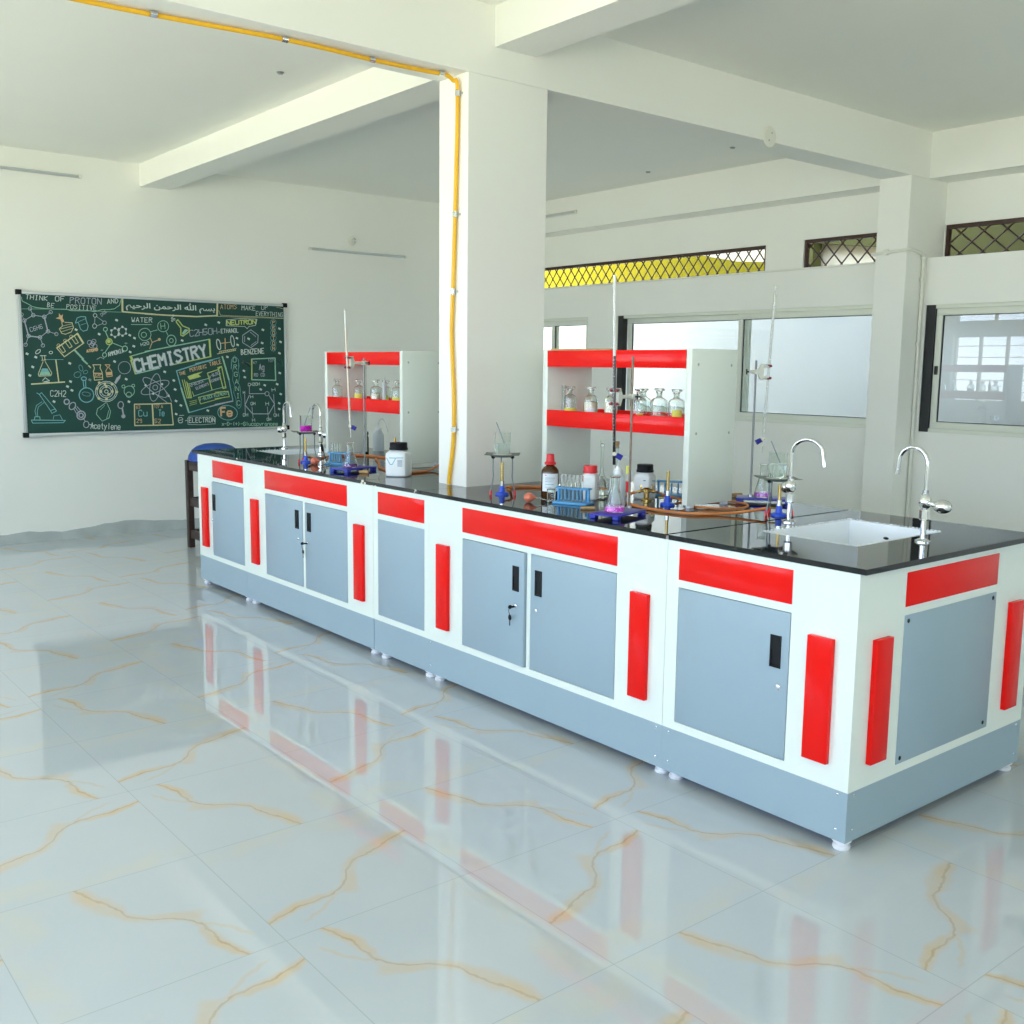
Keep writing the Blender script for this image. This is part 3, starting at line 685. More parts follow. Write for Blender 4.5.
# right group
ra=math.atan2(-.81,.59)
rx,ry=loc2w((1.012,1.125),ra,-.058+.098,.020+.030)
ex,ey=loc2w((1.012,1.125),ra,-.005,.018)
erlenmeyer((ex,ey,WZ+.0197),'conical flask with pale pink-violet liquid behind the near sink tap','pinkliq',rr=.040,h=.145)
dz=(1.815-1.17); mid=(1.415-1.17)/dz
stand_with((1.012,1.125,WZ),ra,'blue-based retort stand with a steel rod, right of the near reagent shelf',(-.058,.020),.612,.563,(rx-.042,ry+.041,1.098),(rx-.032,ry+.015,1.815),'rodsteel')
burette((rx-.042,ry+.041,1.098),(rx-.032,ry+.015,1.815),'clear slanting burette with dark blue key, in front of the big window',None,0,.80,marks='pane',knobdir=(-1,.75,-.7),gm='clearburette')
# tripods
def tripod_set(xy,rz,tl,gl,bl_,liq,fl,rod,hh,bh,bur,bl2_,btint,boff=(0,0)):
    tripod((*xy,WZ),rz,tl,hh); z=WZ+hh+.0003
    gauze((*xy,z),rz+.35,gl); beaker((*xy,z+.0024),bl_,liq,h=bh,fl=fl,rod=rod)
    burner((xy[0]+boff[0],xy[1]+boff[1],WZ),bl2_,rz=bur,h=min(.145,hh-.022),tint=btint)
tripod_set((.229,1.979),.49,'tripod by the column carrying a beaker of cloudy water','wire gauze under the beaker of cloudy water by the column','beaker of cloudy water with a glass rod, in front of the column','cloudy',.046,(-.022,.018),.180,.098,0.0,'blue bunsen burner under the tripod of cloudy water','brass',(-.008,-.010))
tripod_set((.234,3.855),.9,'tripod at the far end carrying a beaker of purple liquid','wire gauze under the beaker of purple liquid','beaker of purple liquid with a leaning glass rod, in front of the far wall','magenta',.036,(.022,-.016),.178,.095,.35,'blue bunsen burner under the tripod with purple liquid','brass',(-.02,-.03))
tripod_set((.728,.848),.55,'tripod behind the near left tap carrying a beaker of clear water','wire gauze under the beaker of clear water behind the near tap','beaker of clear water with a glass rod, behind the near left tap','water',.055,(-.024,.020),.146,.100,2.45,'blue bunsen burner under the tripod behind the near left tap','brass',(-.016,-.026))
burner((.578,1.292,WZ),'blue bunsen burner with bare brass barrel, against the near shelf side panel',rz=2.2,h=.145)
burner((.644,3.526,WZ),'bunsen burner with a tall barrel behind the white jug, under the far shelf',rz=1.05,h=.15)
# pipette bulbs
def pbulb(loc,rz,label,pip):
    r=thing('pipette_bulb',label,'pipette bulb',loc,'salmon rubber pipette bulbs',rz)
    prof=[(0,-.0215),(.008,-.0200),(.016,-.014),(.0208,-.004),(.0208,.004),(.017,.014),(.009,.021),(.006,.027),(.0045,.032),(0,.032)]
    obj('rubber_ball',MB().lathe(prof,(0,0,.0212),24,Matrix.Rotation(PI/2,4,'Y')),M['bulb'],r)
    if pip: obj('glass_stem',MB().tube([(.028,0,.0212),(.030+pip,0,.004)],.0022,8),M['glass'],r)
    return r
pbulb((.146,1.690,WZ),math.radians(-35),'salmon rubber pipette bulb lying between the tripod and the amber bottle',.085)
pbulb((.190,3.675,WZ),math.radians(-40),'salmon rubber pipette bulb lying right of the far blue burner',.07)
# amber bottle
r=thing('amber_bottle','amber glass bottle with a red cap and white label','bottle',(.315,1.748,WZ))
obj('glass_body',MB().lathe([(0,0),(.037,0),(.039,.003),(.039,.116),(.037,.126),(.029,.137),(.019,.144),(.016,.152),(0,.152)],n=32),M['amber'],r)
obj('cap',MB().lathe([(0,.149),(.024,.149),(.0255,.152),(.0255,.158),(.019,.163),(.0175,.180),(.0168,.194),(.014,.196),(0,.196)],n=28),M['redcap'],r,label='red screw cap with a flared skirt')
def wrap(r,rr,z0,z1,a0,half,mt,name='label',parent=None,lab=None):
    vs=[];fs=[];n=12
    for i in range(n+1):
        a=a0-half+2*half*i/n
        for q in (rr+.0003,rr+.0009):
            for z in (z0,z1): vs.append((q*math.cos(a),q*math.sin(a),z))
    for i in range(n):
        b=i*4; fs+=[(b+2,b+6,b+7,b+3),(b,b+1,b+5,b+4),(b+1,b+3,b+7,b+5),(b,b+4,b+6,b+2)]
    fs+=[(0,2,3,1),(n*4,n*4+1,n*4+3,n*4+2)]
    return obj(name,MB().add(vs,fs),M[mt],parent or r,label=lab)
lb=wrap(r,.039,.034,.112,CA+.05,1.0,'label')
for k,(z,h_,w_,off,mt) in enumerate(((.103,.004,.10,.75,'redcap'),(.092,.0025,.55,.25,'ink'),(.084,.002,.5,.30,'ink'),(.076,.002,.42,.38,'ink'),(.064,.002,.5,.3,'teal'),(.052,.002,.35,.45,'ink'))):
    q=wrap(r,.0396,z,z+h_,CA+.05-off+.2,w_,mt,'print_line',lb)
# small beaker
r=thing('small_glass','small empty clear glass in front of the amber bottle','glass',(.238,1.650,WZ))
obj('glass_body',MB().lathe([(0,0),(.017,0),(.018,.003),(.019,.055),(.021,.057),(.0195,.057),(.0170,.054),(.0162,.004),(0,.004)],n=24),M['glass'],r)
# test tube racks
def rack(loc,rz,label,ntubes,tube_label,liq=True,flip=1):
    r=thing('test_tube_rack',label,'test tube rack',loc,'blue plastic test tube racks',rz)
    obj('base_plate',MB().box(-.078,.078,-.045,.045,.0002,.010),M['rackblue'],r,bevel=.002)
    for sx in (-1,1): obj('post',MB().box(sx*.070-.0045,sx*.070+.0045,-.006,.006,.0103,.0675),M['rackblue'],r,bevel=.001)
    top=MB(); xs=[-.056+.0185*i for i in range(6)]
    top.box(-.076,.076,-.022,-.0118,.063,.069);top.box(-.076,.076,.0118,.022,.063,.069)
    ed=[-.076]+[v for x in xs for v in (x-.0088,x+.0088)]+[.076]
    # cross bars between the holes; posts end just below
    for a,b in zip(ed[0::2],ed[1::2]): top.box(a,b,-.0118,.0118,.0678,.071)
    obj('hole_plate',top,M['rackblue'],r)
    for i in range(4): obj('peg',MB().tube([(-.045+.03*i,.030,.0102),(-.045+.03*i,.030,.056)],.0038,10),M['rackblue'],r)
    for i in range(ntubes):
        x=xs[i]; wx=loc[0]+x*math.cos(rz); wy=loc[1]+x*math.sin(rz)
        t=thing('test_tube',tube_label[i],'test tube',(wx,wy,loc[2]+.0106),'test tubes in the blue racks')
        obj('glass_body',MB().lathe([(0,0),(.004,.001),(.0068,.004),(.0076,.009),(.0076,.108),(.0088,.110),(.0088,.112),(.0070,.112),(.0066,.009),(.0055,.005),(0,.003)],n=18),M['glass'],t)
        if liq: obj('liquid',MB().lathe([(0,.0035),(.0045,.006),(.0060,.010),(.0060,.056),(0,.056)],n=16),M['rackliq'],t)
    return r
M['rackliq']=mat('pale_blue_solution',(.25,.52,.75),.2,trans=.4,ior=1.33)
ordn=['leftmost test tube in the near blue rack','second test tube from the left in the near blue rack','third test tube from the left in the near blue rack','fourth test tube from the left in the near blue rack','fifth test tube from the left in the near blue rack','rightmost test tube in the near blue rack']
rack((.274,1.548,WZ),math.atan2(-.93,.37),'sky blue test tube rack with six tubes, right of the amber bottle',6,ordn)
rack((.330,3.625,WZ),math.atan2(-.93,.37),'sky blue test tube rack standing behind the violet flask',4,['leftmost tube in the rack behind the violet flask','second tube from left in the rack behind the violet flask','third tube from left in the rack behind the violet flask','rightmost tube in the rack behind the violet flask'])
rack((.835,1.490,WZ),-1.0,'empty sky blue rack behind the near gas tap, half hidden by the shelf panel',0,[])
# square white jars
def sqjar(loc,rz,hw,h,label,capm,capr,caph,nm='jar',neck=None,prints=True):
    r=thing('reagent_jar',label,nm,loc,None,rz)
    mb=MB(); prof=[(.88,0),(1,.006),(1,h*.72),(.95,h*.80),(.80,h*.87),(.60,h*.90)]
    n=32; vs=[];rows=[]
    def sq(a,k):
        c,s=math.cos(a),math.sin(a); p=5.0 if k>.85 else 3.0
        q=(abs(c)**p+abs(s)**p)**(-1/p); return c*q,s*q
    for k,z in prof:
        rows.append(len(vs))
        for i in range(n):
            x,y=sq(2*PI*i/n,k); vs.append((x*hw*k,y*hw*k,z))
    fs=[(a+i,a+(i+1)%n,b+(i+1)%n,b+i) for a,b in zip(rows,rows[1:]) for i in range(n)]
    fs.append(tuple(reversed(range(n)))); fs.append(tuple(rows[-1]+i for i in range(n)))
    mb.add(vs,fs); obj('body',mb,M['pe'],r)
    nk=capr*.86
    obj('neck',MB().lathe([(0,h*.895),(nk,h*.895),(nk,h*.925),(0,h*.925)],n=28),M['pe'],r)
    cb=MB(); cp=[(0,h*.915),(capr*1.06,h*.915),(capr*1.06,h*.915+caph*.25),(capr,h*.915+caph*.32),(capr,h*.915+caph*.93),(capr*.95,h*.915+caph),(0,h*.915+caph)]
    obj('cap',cb.lathe(cp,n=36),M[capm],r,label={'redcap':'red screw cap','black':'black screw cap'}[capm])
    return r
def face_print(r,hw,side,items):
    """thin print on a flat side; side angle about z, items (u0,u1,z0,z1,mat)"""
    for u0,u1,z0,z1,mt in items:
        obj('print',MB().box(hw+.0002,hw+.0007,u0,u1,z0,z1,Matrix.Rotation(side,4,'Z')),M[mt],r)
jr=sqjar((.268,2.900,WZ),math.radians(38),.060,.150,'big square white jug with a black cap and teal V mark on its side','black',.046,.038,'jug')
vm=MB()
def sb(mb,hw,side,p,q,w):  # a print stroke on the side of a square jar
    a=Vector((hw+.0005,p[0],p[1]));b=Vector((hw+.0005,q[0],q[1])); d=(b-a).normalized(); n_=Vector((0,-d.z,d.y))*w/2
    R=Matrix.Rotation(side,4,'Z'); ox=Vector((.0004,0,0))
    pts=[a+n_,b+n_,b-n_,a-n_]; mb.add([R@(p_-ox) for p_ in pts]+[R@(p_+ox) for p_ in pts],[(0,1,2,3),(7,6,5,4),(0,4,5,1),(1,5,6,2),(2,6,7,3),(3,7,4,0)])
SD=math.radians(-180)   # side turned to the aisle
for p,q in (((-.046,.098),(-.026,.064)),((-.026,.064),(-.014,.064)),((-.014,.064),(.006,.099)),((.006,.099),(.046,.100)),((-.032,.098),(.002,.098))): sb(vm,.060,SD+math.radians(0),p,q,.0032)
obj('letter_mark',vm,M['teal'],jr,label='teal V shaped lettering')
lm=MB()
for k in range(6): sb(lm,.060,SD,(.014,.087-.006*k),(.040,.087-.006*k),.0034)
obj('print_block',lm,M['ink'],jr,label='grey block of small print')
j2=sqjar((.436,1.619,WZ),math.radians(30),.0355,.128,'square white jar with a red cap, behind the blue test tube rack','redcap',.030,.032)
lm=MB()
for k in range(5): sb(lm,.0355,math.radians(-115),(.022,.075-.007*k),(-.022,.075-.007*k),.0022)
obj('print_block',lm,M['ink'],j2)
j3=sqjar((.670,1.514,WZ),math.radians(20),.042,.128,'round-shouldered white jar with a black cap, behind the brass gas tap','black',.036,.034)
lm=MB(); sb(lm,.042,SD+.9,(.03,.080),(-.03,.084),.004); obj('letter_mark',lm,M['teal'],j3)
# volumetric flask
def volflask(loc,label,h=.255,rr=.040,stop='stick'):
    r=thing('volumetric_flask',label,'flask',loc,'long-necked volumetric flasks')
    out=[(0,0),(rr*.7,0),(rr*.95,.012),(rr,.034),(rr*.86,.062),(rr*.45,.088),(.0085,.108),(.0075,.130),(.0075,h-.012),(.0095,h-.010),(.0095,h)]
    inn=[(.0068,h),(.0060,.130),(.0070,.108),(rr*.42,.087),(rr*.82,.061),(rr*.95,.034),(rr*.9,.013),(0,.004)]
    obj('glass_body',MB().lathe(out+inn,n=28),M['glass'],r)
    obj('stopper',MB().lathe([(0,h-.008),(.0062,h-.008),(.0066,h+.001),(.0105,h+.004),(.0105,h+.020),(0,h+.020)],n=16),M[stop],r)
    obj('liquid',MB().lathe([(0,.005),(rr*.89,.0135),(rr*.94,.034),(rr*.90,.046),(0,.046)],n=24),M['water'],r)
    return r
volflask((.541,1.655,WZ),'long-necked volumetric flask behind the red-capped white jar',.236,.037,'glass')
volflask((.667,1.690,WZ),'volumetric flask with a brown stopper behind the dark burette',.222,.036,'cork')
# wash bottles
def wash(loc,rz,label,h=.135,rr=.034,tip='ldpe'):
    r=thing('wash_bottle',label,'wash bottle',loc,'squeeze wash bottles',rz)
    obj('body',MB().lathe([(0,0),(rr*.95,0),(rr,.004),(rr,h*.74),(rr*.92,h*.84),(rr*.6,h*.94),(rr*.45,h),(0,h)],n=28),M['ldpe'],r)
    c=obj('cap',MB().lathe([(0,h*.985),(rr*.55,h*.985),(rr*.55,h*1.12),(rr*.3,h*1.16),(rr*.16,h*1.24),(0,h*1.24)],n=24),M['pe'],r)
    obj('spout',MB().tube(smooth_path([(0,0,h*1.2),(.004,0,h*1.42),(.024,0,h*1.55),(.044,0,h*1.42),(.058,0,h*1.10),(.064,0,h*.9)],5),[.0035]*25+[.0016],8),M['ldpe'],r)
    return r
wash((.392,1.405,WZ),-.7,'translucent white wash bottle directly behind the magenta flask')
wash((1.02,4.32,WZ),-.6,'translucent wash bottle standing behind the far reagent shelf',.14,.038)
r=thing('rubber_dropper','slim dropper with yellow and red ends, beside the near retort rod','dropper',(.312,1.268,WZ))
obj('red_end',MB().tube([(.006,.004,.075),(.000,.002,.118)],.0062,10),M['redcap'],r,label='red rubber end'); obj('yellow_end',MB().tube([(.0,.002,.150),(-.001,.001,.182)],.0068,10),M['ylabel'],r,label='yellow rubber end'); obj('stem',MB().tube([(.014,.007,.0008),(.006,.004,.075),(.0,.002,.152)],.003,8),M['ldpe'],r)
# dropper in a small glass at the far end
r=thing('dropper_bottle','little glass pot with a leaning black-bulbed dropper, left of the far blue rack','dropper bottle',(.290,3.715,WZ))
obj('glass_pot',MB().lathe([(0,0),(.016,0),(.017,.004),(.014,.030),(.012,.034),(.0105,.034),(.0125,.029),(.015,.005),(0,.003)],n=20),M['glass'],r)
obj('dropper_stem',MB().tube([(.002,-.002,.006),(-.012,.012,.070)],.0028,8),M['black'],r); obj('dropper_bulb',MB().tube(smooth_path([(-.012,.012,.070),(-.016,.016,.084),(-.020,.020,.104),(-.022,.022,.114)],4),[.0045,.006,.007,.0078,.008,.0084,.0086,.0084,.008,.007,.006,.005,.003],10),M['black'],r)
# black cylinder behind the far shelf panel
r=thing('black_bottle','tall slim black bottle partly hidden by the far shelf left panel','bottle',(.872,4.232,WZ))
obj('body',MB().lathe([(0,0),(.016,0),(.016,.10),(.010,.115),(0,.115)],n=18),M['black'],r); obj('stopper',MB().lathe([(0,.115),(.012,.116),(.016,.126),(.014,.140),(0,.143)],n=18),M['black'],r)
# corks / holders
def corkrod(loc,rz,label,l=.036,rr=.0085):
    r=thing('cork_stopper',label,'cork',loc,'cork stoppers',rz)
    obj('cork_body',MB().lathe([(0,-l),(rr*.8,-l),(rr,-l*.3),(rr,l),(0,l)],(0,0,rr),16,Matrix.Rotation(PI/2,4,'Y')),M['cork'],r)
    return r
corkrod((.198,1.377,WZ),-.75,'tan cork holder lying between the near blue rack and the magenta flask',.030,.0068)
corkrod((.172,3.092,WZ),-.9,'tan cork holder lying in front of the far retort stand',.026)
corkrod((1.065,1.315,WZ),-.5,'tan cork lying behind the near shelf, left of the steel retort stand',.024)
# gas taps
def gastap(loc,rz,label):
    r=thing('gas_tap',label,'gas tap',loc,'brass gas taps',rz)
    obj('base',MB().lathe([(0,0),(.024,0),(.024,.006),(.012,.012),(.012,.034),(.017,.038),(.017,.052),(.010,.058),(0,.058)],n=20),M['brass'],r)
    for k,(a,l) in enumerate(((-.68,.052),(2.46,.048))):
        c,s=math.cos(a),math.sin(a)
        obj('nozzle',MB().tube([(0.014*c,.014*s,.045),(l*c,l*s,.036)],[.0075,.0045],10).sphere((.030*c,.030*s,.041),.0085,10),M['brass'],r)
        obj('lever',MB().tube([(.026*c,.026*s,.050),(.026*c,.026*s,.062)],.0035,8).tube([(.026*c-.022*s,.026*s+.022*c,.066),(.026*c+.014*s,.026*s-.014*c,.062)],.0042,8),M['brass'],r)
    return r
gastap((.610,1.445,WZ),0,'brass twin gas tap in front of the black-capped white jar')
gastap((.700,3.02,WZ),.2,'brass twin gas tap hidden behind the big white jug')
hose([(.653,1.410,.9235),(.69,1.385,.905),(.76,1.335,HZ),(.835,1.27,HZ),(.862,1.19,HZ),(.852,1.10,HZ),(.80,1.045,HZ),(.72,1.02,HZ),(.655,1.06,HZ),(.612,1.13,HZ),(.612,1.20,HZ),(.598,1.247,.9165)],'orange hose looping behind the near shelf side panel',.0050)
hose([(.572,1.4765,.9245),(.545,1.495,.912),(.51,1.505,HZ),(.47,1.46,HZ),(.445,1.39,HZ),(.418,1.32,HZ),(.397,1.22,HZ),(.40,1.126,HZ),(.425,1.03,HZ),(.51,.965,HZ),(.60,.900,.903),(.676,.852,.9165)],'orange hose sweeping along the front of the near shelf to the burner by the tap')
hose([(.2605,1.969,.917),(.285,1.978,.911),(.335,2.05,HZ),(.40,2.14,HZ),(.50,2.10,HZ),(.57,1.98,HZ),(.64,1.88,HZ),(.72,1.81,HZ),(.82,1.78,HZ)],'orange hose running from the burner by the column to behind the amber bottle')
hose([(.240,3.849,.917),(.285,3.872,.906),(.40,3.99,HZ),(.50,4.05,HZ),(.60,4.075,HZ),(.71,4.03,HZ),(.755,3.90,HZ),(.735,3.74,HZ),(.69,3.615,.900),(.6645,3.562,.9165)],'upper orange hose running from the far burner behind the violet flask')
hose([(.655,3.76,HZ),(.585,3.62,HZ),(.50,3.47,HZ),(.392,3.29,HZ),(.366,3.20,HZ),(.338,3.10,HZ),(.345,3.03,HZ),(.40,2.965,HZ),(.50,2.975,HZ),(.59,3.035,.903),(.656,3.052,.9235)],'orange hose curling around the big white jug')
BOARD=[
('motto_writing',[('w',5,"-430,1982 -406,1981"),('w',5,"-418,1982 -423,1947"),('w',5,"-401,1946 -396,1981"),('w',5,"-377,1946 -372,1980"),('w',5,"-398,1964 -374,1963"),('w',5,"-350,1979 -355,1945"),('w',5,"-356,1979 -344,1979"),('w',5,"-361,1945 -349,1944"),('w',5,"-332,1944 -328,1978 -308,1943 -304,1977"),('w',5,"-298,1942 -293,1977"),('w',5,"-269,1976 -296,1960 -274,1941"),('w',5,"-203,1980 -210,1973 -212,1948 -205,1942 -191,1942 -183,1949 -182,1974 -188,1980 -203,1980"),('w',5,"-140,1982 -169,1981 -171,1943"),('w',5,"-170,1962 -148,1963"),('v',5,"-100,1929 -96,1976 -74,1976 -67,1969 -75,1961 -98,1953"),('v',5,"-58,1930 -54,1977 -31,1977 -24,1969 -33,1961 -56,1953"),('v',5,"-41,1953 -27,1930"),('v',5,"-3,1977 -11,1969 -14,1938 -7,1930 8,1931 16,1938 19,1970 12,1978 -3,1977"),('v',5,"32,1978 63,1978"),('v',5,"48,1978 44,1931"),('v',5,"84,1979 75,1971 73,1939 80,1931 95,1931 103,1939 106,1971 99,1979 84,1979"),('v',5,"116,1932 120,1979 147,1932 151,1980"),('w',5,"197,1940 208,1977 220,1943"),('w',5,"203,1953 214,1954"),('w',5,"229,1944 229,1980 252,1947 251,1982"),('w',5,"262,1948 261,1983 272,1985 284,1974 284,1962 273,1949 262,1948"),('w',4,"-276,1892 -270,1927 -260,1926 -256,1920 -262,1914 -273,1910"),('w',4,"-263,1909 -254,1902 -260,1897 -271,1892 -276,1892"),('w',4,"-220,1922 -241,1924 -247,1890 -226,1888"),('w',4,"-244,1907 -228,1905"),('w',4,"-128,1884 -125,1919 -109,1919 -104,1914 -110,1908 -126,1902"),('w',4,"-90,1919 -95,1913 -98,1890 -93,1884 -83,1884 -77,1890 -75,1913 -79,1919 -90,1919"),('w',4,"-44,1913 -49,1919 -60,1919 -66,1913 -61,1907 -51,1902 -46,1896 -52,1890 -63,1884 -68,1890"),('w',4,"-24,1919 -28,1884"),('w',4,"-30,1919 -19,1919"),('w',4,"-33,1884 -22,1884"),('w',4,"-5,1919 17,1919"),('w',4,"6,1919 3,1883"),('w',4,"36,1919 33,1883"),('w',4,"31,1919 42,1919"),('w',4,"28,1883 38,1883"),('w',4,"56,1919 64,1883 78,1919"),('w',4,"108,1918 87,1918 84,1883 105,1883"),('w',4,"85,1901 101,1901"),('g',5,"-466,1963 -460,1930 -417,1909 -386,1890 -348,1883 -304,1880 -232,1878 -131,1881 -97,1871 -17,1873 52,1876"),('g',5,"51,1877 91,1870 151,1891 210,1893 252,1901 296,1933 310,1979"),('g',3,"-473,1869 -232,1878 41,1880"),('g',3,"51,1877 210,1875 324,1876")]),
('arabic_frame',[('y',15,"321,1985 318,1883"),('y',11,"318,1880 427,1875 591,1870"),('y',11,"506,1870 694,1866 954,1865 1145,1880"),('y',15,"1145,1880 1151,1986")]),
('atoms_writing',[('o',4,"1178,1940 1191,1979 1201,1941"),('o',4,"1184,1953 1196,1954"),('o',4,"1212,1980 1234,1981"),('o',4,"1223,1980 1222,1942"),('o',4,"1250,1981 1244,1975 1243,1949 1248,1943 1259,1943 1265,1950 1266,1976 1261,1982 1250,1981"),('o',4,"1275,1944 1276,1982 1287,1963 1299,1983 1297,1945"),('o',4,"1331,1978 1326,1984 1314,1984 1308,1977 1314,1971 1325,1965 1330,1959 1324,1952 1313,1945 1307,1951"),('w',5,"1379,1939 1381,1978 1392,1959 1405,1979 1403,1940"),('w',5,"1414,1940 1428,1979 1438,1940"),('w',5,"1420,1953 1433,1953"),('w',5,"1449,1941 1451,1980"),('w',5,"1476,1980 1450,1960 1474,1941"),('w',5,"1511,1981 1486,1980 1484,1941 1509,1942"),('w',5,"1485,1961 1504,1961"),('w',4,"1571,1985 1570,1957 1576,1951 1589,1952 1596,1958 1596,1986"),('w',4,"1606,1952 1607,1987 1626,1987 1632,1982 1626,1976 1607,1970"),('w',4,"1537,1934 1518,1934 1515,1896 1534,1896"),('w',4,"1517,1915 1531,1915"),('w',4,"1545,1934 1551,1896 1564,1934"),('w',4,"1591,1934 1572,1934 1569,1896 1588,1895"),('w',4,"1571,1915 1585,1915"),('w',4,"1596,1895 1599,1934 1614,1933 1618,1927 1612,1921 1598,1914"),('w',4,"1607,1914 1615,1895"),('w',4,"1626,1933 1634,1914 1646,1933"),('w',4,"1634,1914 1633,1895"),('w',4,"1654,1933 1673,1933"),('w',4,"1663,1933 1660,1895"),('w',4,"1678,1894 1681,1933"),('w',4,"1697,1894 1700,1933"),('w',4,"1680,1914 1699,1913"),('w',4,"1718,1933 1715,1894"),('w',4,"1713,1933 1723,1933"),('w',4,"1710,1894 1720,1894"),('w',4,"1733,1894 1736,1932 1752,1894 1755,1932"),('w',4,"1783,1926 1778,1932 1769,1932 1763,1926 1761,1900 1765,1894 1775,1893 1781,1900 1782,1913 1772,1913"),('y',3,"1161,1927 1177,1886 1297,1884 1515,1886 1791,1882"),('y',3,"1125,1874 1791,1880"),('o',4,"1719,1980 1793,1967")]),
('benzene_molecule_drawing',[('v',5,"-384,1824 -302,1814"),('v',9,"-302,1814 -280,1701"),('v',5,"-280,1701 -342,1651"),('v',9,"-342,1651 -427,1660"),('v',9,"-427,1660 -452,1779"),('v',5,"-452,1779 -384,1824"),('v',5,"-370,1824 -374,1815 -382,1810 -391,1811 -397,1818 -396,1828 -390,1836 -381,1838 -373,1833 -370,1824"),('v',5,"-288,1814 -292,1805 -300,1799 -309,1801 -315,1808 -315,1818 -308,1826 -299,1828 -291,1823 -288,1814"),('v',5,"-266,1701 -269,1692 -278,1686 -287,1688 -293,1695 -292,1705 -286,1713 -277,1715 -269,1710 -266,1701"),('v',5,"-328,1651 -332,1642 -340,1637 -349,1638 -355,1646 -355,1655 -348,1663 -339,1665 -331,1660 -328,1651"),('v',5,"-414,1660 -417,1651 -426,1646 -435,1647 -440,1655 -440,1665 -433,1672 -424,1674 -416,1670 -414,1660"),('v',5,"-439,1780 -442,1770 -450,1765 -460,1767 -465,1774 -465,1784 -458,1791 -449,1793 -441,1789 -439,1780"),('v',4,"-384,1824 -406,1874"),('v',4,"-393,1875 -396,1866 -404,1861 -413,1862 -418,1869 -418,1878 -412,1886 -403,1888 -395,1883 -393,1875"),('v',4,"-302,1814 -251,1853"),('v',4,"-238,1854 -241,1845 -250,1840 -258,1841 -264,1848 -264,1857 -257,1865 -248,1867 -241,1862 -238,1854"),('v',4,"-280,1701 -216,1680"),('v',4,"-203,1681 -207,1672 -215,1667 -224,1668 -229,1675 -229,1685 -223,1692 -213,1694 -206,1690 -203,1681"),('v',4,"-342,1651 -323,1588"),('v',4,"-310,1588 -313,1579 -321,1574 -330,1575 -336,1583 -335,1592 -329,1600 -320,1601 -312,1597 -310,1588"),('v',4,"-427,1660 -452,1591"),('v',4,"-439,1591 -443,1582 -451,1577 -460,1578 -465,1586 -464,1595 -458,1602 -449,1604 -442,1600 -439,1591"),('v',4,"-452,1779 -470,1824"),('v',4,"-457,1825 -461,1816 -469,1811 -477,1812 -483,1819 -482,1828 -476,1836 -467,1838 -460,1833 -457,1825"),('v',4,"-399,1725 -404,1729 -413,1726 -416,1719 -411,1697 -405,1694 -396,1697 -393,1703"),('v',4,"-374,1734 -379,1738 -391,1728 -386,1706 -380,1702 -372,1705 -369,1712 -375,1721 -389,1717"),('v',4,"-360,1709 -368,1742"),('v',4,"-342,1715 -350,1748"),('v',4,"-364,1725 -346,1731"),('v',4,"-324,1751 -330,1755 -341,1745 -336,1723 -330,1719 -322,1722 -319,1729 -326,1739 -339,1734")]),
('spirit_lamp_drawing',[('o',0,"-216,1805 -190,1818 -189,1847 -173,1827 -158,1840 -163,1810 -150,1782 -170,1772 -180,1798"),('y',5,"-170,1772 -166,1746 -192,1722 -174,1687 -146,1681 -100,1701 -81,1737 -90,1775 -147,1776"),('y',4,"-184,1722 -86,1749"),('y',3,"-166,1746 -91,1766"),('y',3,"-179,1699 -87,1731")]),
('beaker_drawing',[('b',6,"-65,1773 -49,1815 -19,1827 18,1826 20,1800 35,1753 25,1720 -7,1709 -27,1727 -42,1780 -65,1773"),('b',4,"-38,1786 17,1811"),('b',3,"-28,1757 22,1776")]),
('test_tube_rack_drawing',[('y',9,"-219,1569 -54,1688"),('y',14,"-54,1691 -9,1612"),('y',7,"-219,1569 -163,1500 -9,1612"),('y',5,"-202,1576 -173,1532 -152,1544 -178,1591"),('y',3,"-196,1601 -196,1594 -202,1586 -211,1583 -217,1585 -217,1592 -211,1600 -202,1603 -196,1601"),('y',5,"-149,1615 -120,1571 -99,1584 -126,1630"),('y',3,"-143,1640 -143,1633 -150,1626 -158,1622 -164,1625 -164,1632 -158,1639 -149,1642 -143,1640"),('y',5,"-99,1648 -70,1605 -49,1617 -76,1664"),('y',3,"-93,1674 -93,1667 -100,1659 -109,1656 -115,1658 -115,1665 -108,1673 -100,1676 -93,1674")]),
('dropper_drawing',[('g',14,"-78,1552 -15,1482"),('g',13,"-24,1482 15,1444"),('y',9,"23,1432 40,1414")]),
('flask_stand_drawing',[('y',5,"-339,1469 -308,1472"),('y',5,"-328,1460 -369,1361 -365,1343 -275,1347 -266,1368 -312,1461"),('b',0,"-339,1405 -298,1405 -285,1379 -352,1376"),('g',0,"-352,1376 -285,1379 -275,1353 -363,1348"),('w',5,"-341,1306 -318,1332 -299,1315 -286,1309 -333,1297 -286,1297"),('y',9,"-230,1473 -216,1300"),('y',10,"-425,1280 -170,1297"),('b',4,"-318,1476 -172,1478"),('w',6,"-347,1506 -303,1507"),('y',5,"-334,1503 -332,1472"),('y',5,"-314,1504 -313,1472"),('w',5,"-345,1553 -344,1544 -350,1533 -361,1524 -372,1520 -380,1522 -381,1531 -375,1542 -364,1551 -352,1556 -345,1553"),('w',5,"-252,1533 -255,1526 -264,1522 -273,1523 -279,1529 -278,1536 -272,1541 -263,1543 -254,1539 -252,1533")]),
